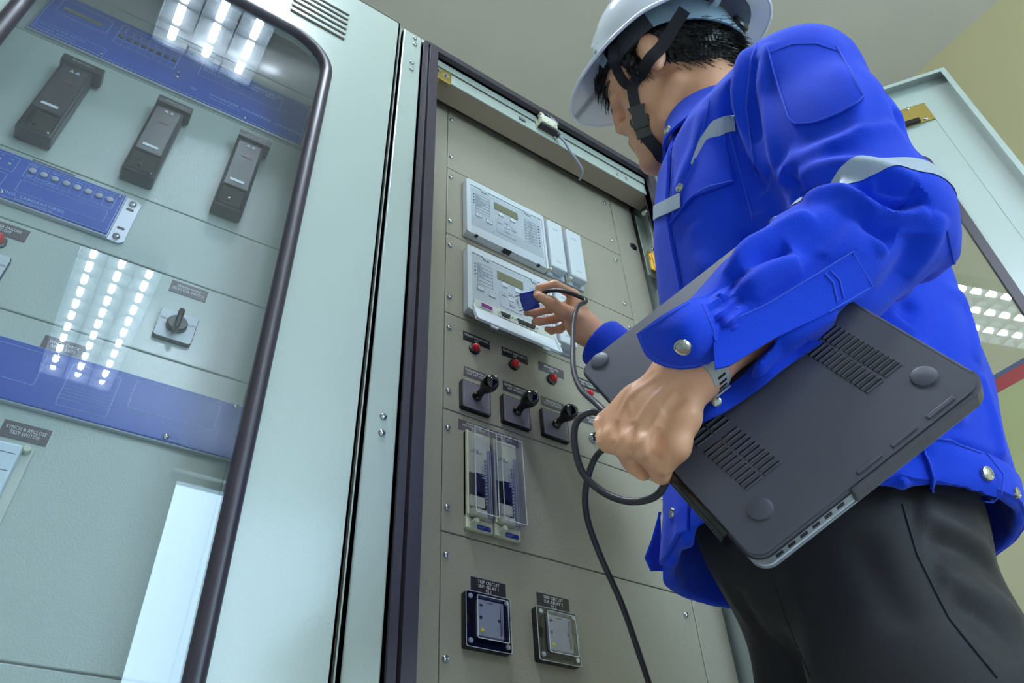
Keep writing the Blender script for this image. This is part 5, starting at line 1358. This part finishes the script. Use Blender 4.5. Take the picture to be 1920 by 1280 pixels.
cobj('chin_strap', tube(nb(), [Bc1 - bd * .006, hs(1230, 275, .006), hs(1246, 296, .004), hp(.03, -.03, -.118)], .001, flat=(.0095, .0009, tuple(vdir))), 'strap', hh, True)

# ------------------------------------------------------------------ watch on the left wrist
wx = nrm(ELL - WRL); wc = P(1314, 706, .70) 
wc = WRL + wx * ((wc - WRL) @ wx); ln = LN
wa = nrm(np.cross(wx, ln)); wb = np.cross(wx, wa)
def wr_(phi, a, rr_=0): return wc + wa * ((.0325 + rr_) * math.cos(phi)) + wb * ((.0275 + rr_) * math.sin(phi)) + wx * a
wt = pobj('wristwatch', sheet([[wr_(math.radians(d), a) for d in range(0, 361, 10)] for a in (-.010, -.0095, 0, .0095, .010)], .0022), 'watch', label='grey rubber watch strap')
fc_ = nrm(CAM - wc); base = max(range(0, 360, 5), key=lambda d: (wr_(math.radians(d), 0) - wc) @ (fc_ * .8 + nrm(P(1330, 740, .7) - P(1300, 690, .7))))
for k in range(4):
    d = math.radians(base - 32 + k * 12 + 8); q = wr_(d, 0, .0012); nn_ = nrm(q - wc); tt_ = np.cross(nn_, wx)
    cobj('strap_hole', sheet([[q + wx * a + tt_ * c_ for a in (-.0045, .0045)] for c_ in (-.0011, .0011)], .0008), 'dark', wt, False)
bk_ = [[wr_(math.radians(base + 22 + d), a, .0022) for d in (0, 6, 12)] for a in (-.012, .012)]
cobj('strap_buckle', tube(nb(), [bk_[0][0], bk_[0][2], bk_[1][2], bk_[1][0], bk_[0][0]], .0014, n=8, smooth=0), 'alu', wt, True)

# ------------------------------------------------------------------ laptop details
def luv(x, y):
    q = P(x, y, lapD(x, y)) - LPA; return q @ e1, q @ e2
for k, (x, y) in enumerate(((1125, 676), (1733, 706), (1426, 955), (1388, 500))):
    u, v = luv(x, y)
    obj('rubber_foot', lathe(nb(), [(.0105, 0), (.0098, .0018), (.0075, .0026), (0, .0028)], (u, v, 0), (0, 0, 1), 24), 'laptop_case', lap, True)
def grille(p0, p1, q1, n, brk=None):
    """p0->p1 stacking line (slat left ends), p1->q1 slat direction and length, two columns"""
    a0, a1, b1 = [V3(*luv(*p), 0) for p in (p0, p1, q1)]; d = (a1 - a0); L = (b1 - a1) 
    b = nb(); b2 = nb()
    for i in range(n):
        if brk and i == brk: continue
        o_ = a0 + d * i / (n - 1)
        for c_ in (0, 1.06):
            s0 = o_ + L * c_; ly = L[1]
            box(b, s0[0] - .0009, s0[0] + .0009, s0[1], s0[1] + ly * .94, -.001, .00025)
            box(b2, s0[0] + .0011, s0[0] + .0030, s0[1], s0[1] + ly * .94, -.001, .0013, .0005, 1)
    g_ = obj('vent_grille', b2, 'laptop_case', lap); obj('vent_slots', b, 'black', g_)
grille((1268, 802), (1395, 916), (1428, 890), 17, 6)
grille((1500, 655), (1621, 735), (1653, 707), 15)
for (x0, y0), (x1, y1) in (((1735, 781), (1783, 742)), ((1671, 836), (1716, 799)), ((1607, 887), (1650, 851))):
    (ua, va), (ub, vb) = luv(x0, y0), luv(x1, y1)
    b = nb(); box(b, LW - .009, LW - .0055, va, vb, -.001, .0012, .0005); obj('side_rib', b, 'laptop_case', lap)
us, vs_ = luv(1597, 920)
b = nb(); box(b, LW - .002, LW + .0022, vs_, LH - .012, -.0165, -.001, .0012); box(b, .012, LW - .012, LH - .002, LH + .0018, -.0165, -.001, .0012)
prism(b, [(LW - .016 + .018 * math.cos(t), LH - .016 + .018 * math.sin(t)) for t in np.linspace(0, 1.5708, 8)] + [(LW - .016 + .014 * math.cos(t), LH - .016 + .014 * math.sin(t)) for t in np.linspace(1.5708, 0, 8)], 0, 1)
for v in b.verts:
    if abs(v.co.y) < 1e-9 or abs(v.co.y - 1) < 1e-9:
        if abs(v.co.z) > .1: v.co = Vector((v.co.x, v.co.z, -.0165 if v.co.y < .5 else -.001))
bmesh.ops.recalc_face_normals(b, faces=b.faces)
obj('case_wall', b, 'laptop_case', lap)
ue, ve = luv(1374, 988)
obj('hinge_bar', cyl(nb(), (.11, -.001, -.009), (ue, -.001, -.009), .0068, n=20), 'gloss_black', lap, True)
for v in np.linspace(.02, vs_ - .012, 6): obj('port', bx(LW - .0016, LW - .0004, v - .0035, v + .0035, -.012, -.008, .0003, 1), 'dark', lap)

# ------------------------------------------------------------------ plug and cable
pc, pd_ = P(1004, 560, 1.372), P(968, 570, 1.372)
ux = nrm(pd_ - pc); uw = nrm((CAM - pc) - ux * ((CAM - pc) @ ux)); uz = np.cross(uw, ux)
PM = Matrix.Identity(4)
for i in range(3): PM[i][0] = ux[i]; PM[i][1] = uz[i]; PM[i][2] = uw[i]; PM[i][3] = pc[i]
vg = root('video_cable', 'black video cable with blue plug, held at the plug in the worker\'s right hand', 'cable', PM)
b = nb(); prism(b, [(-.012, -.008), (0, -.010), (.012, -.0155), (.026, -.0165), (.026, .0165), (.012, .0155), (0, .010), (-.012, .008)], -.007, .007)
for v in b.verts: v.co = Vector((v.co.x, v.co.z, v.co.y))
bmesh.ops.recalc_face_normals(b, faces=b.faces); bmesh.ops.bevel(b, geom=b.edges[:], offset=.0012, segments=2, affect='EDGES')
obj('plug', b, 'vga', vg, True, 'blue plug housing')
b = nb(); box(b, .026, .0325, -.009, .009, -.0045, .0045, .001); obj('plug_shell', b, 'chrome', vg)
b = nb(); 
for y_ in (-.0135, .0135): obj('thumb_screw', cyl(nb(), (-.004, y_, 0), (.024, y_, 0), .0034, n=12), 'vga', vg, True); obj('screw_tip', cyl(nb(), (.026, y_, 0), (.034, y_, 0), .0014, n=8), 'chrome', vg, True)
PI = PM.inverted()
cab = [P(1010, 556, 1.372), P(1030, 545, 1.352), P(1062, 547, 1.338), P(1098, 563, 1.325), P(1084, 574, 1.30), P(1076, 600, 1.25), P(1074, 650, 1.16), P(1076, 695, 1.08), P(1090, 730, 1.0), P(1118, 756, .93), P(1150, 790, .87)]
cab2 = [P(1150, 790, .87), P(1112, 772, .86), P(1082, 790, .86), P(1077, 830, .85), P(1092, 885, .83), P(1130, 922, .81), P(1180, 940, .79), P(1226, 932, .775), P(1248, 905, .765), P(1250, 880, .76), P(1222, 850, .77), P(1170, 830, .83),
        P(1122, 850, .90), P(1100, 905, .91), P(1100, 965, .92), P(1125, 1040, .93), P(1165, 1130, .94), P(1200, 1230, .95), P(1235, 1340, .96), P(1270, 1480, .97)]
cab2 += [V3(.86, -.02, .25), V3(.85, -.08, .03), V3(.70, -.25, .012)]
b = nb(); tube(b, [PI @ Vector(p) for p in cab + cab2[1:]], .0039, n=12, smooth=7); obj('cord', b, 'cable', vg, True)
obj('strain_relief', tube(nb(), [PI @ Vector(p) for p in (P(1001, 560, 1.372), P(1012, 555, 1.371), P(1022, 549, 1.362))], .0052, n=10), 'cable', vg, True)

# ------------------------------------------------------------------ poster on the far wall
t = root('wall_chart', 'pale yellow wall chart with red and purple borders, seen past the jacket', 'poster', T3((2.412, -.22, 1.80)) @ Matrix.Rotation(math.radians(-90), 4, 'Z'))
obj('sheet', bx(-.20, .20, -.002, 0, -.28, .12), 'chart', t)
b = nb(); ring(b, [(-.20, -.28), (.20, -.28), (.20, .12), (-.20, .12)], [(-.185, -.265), (.185, -.265), (.185, .105), (-.185, .105)], -.004, -.002); obj('border', b, 'ink', t)
obj('red_band', bx(-.185, .185, -.0035, -.002, .06, .105), 'red', t)
M_ = None
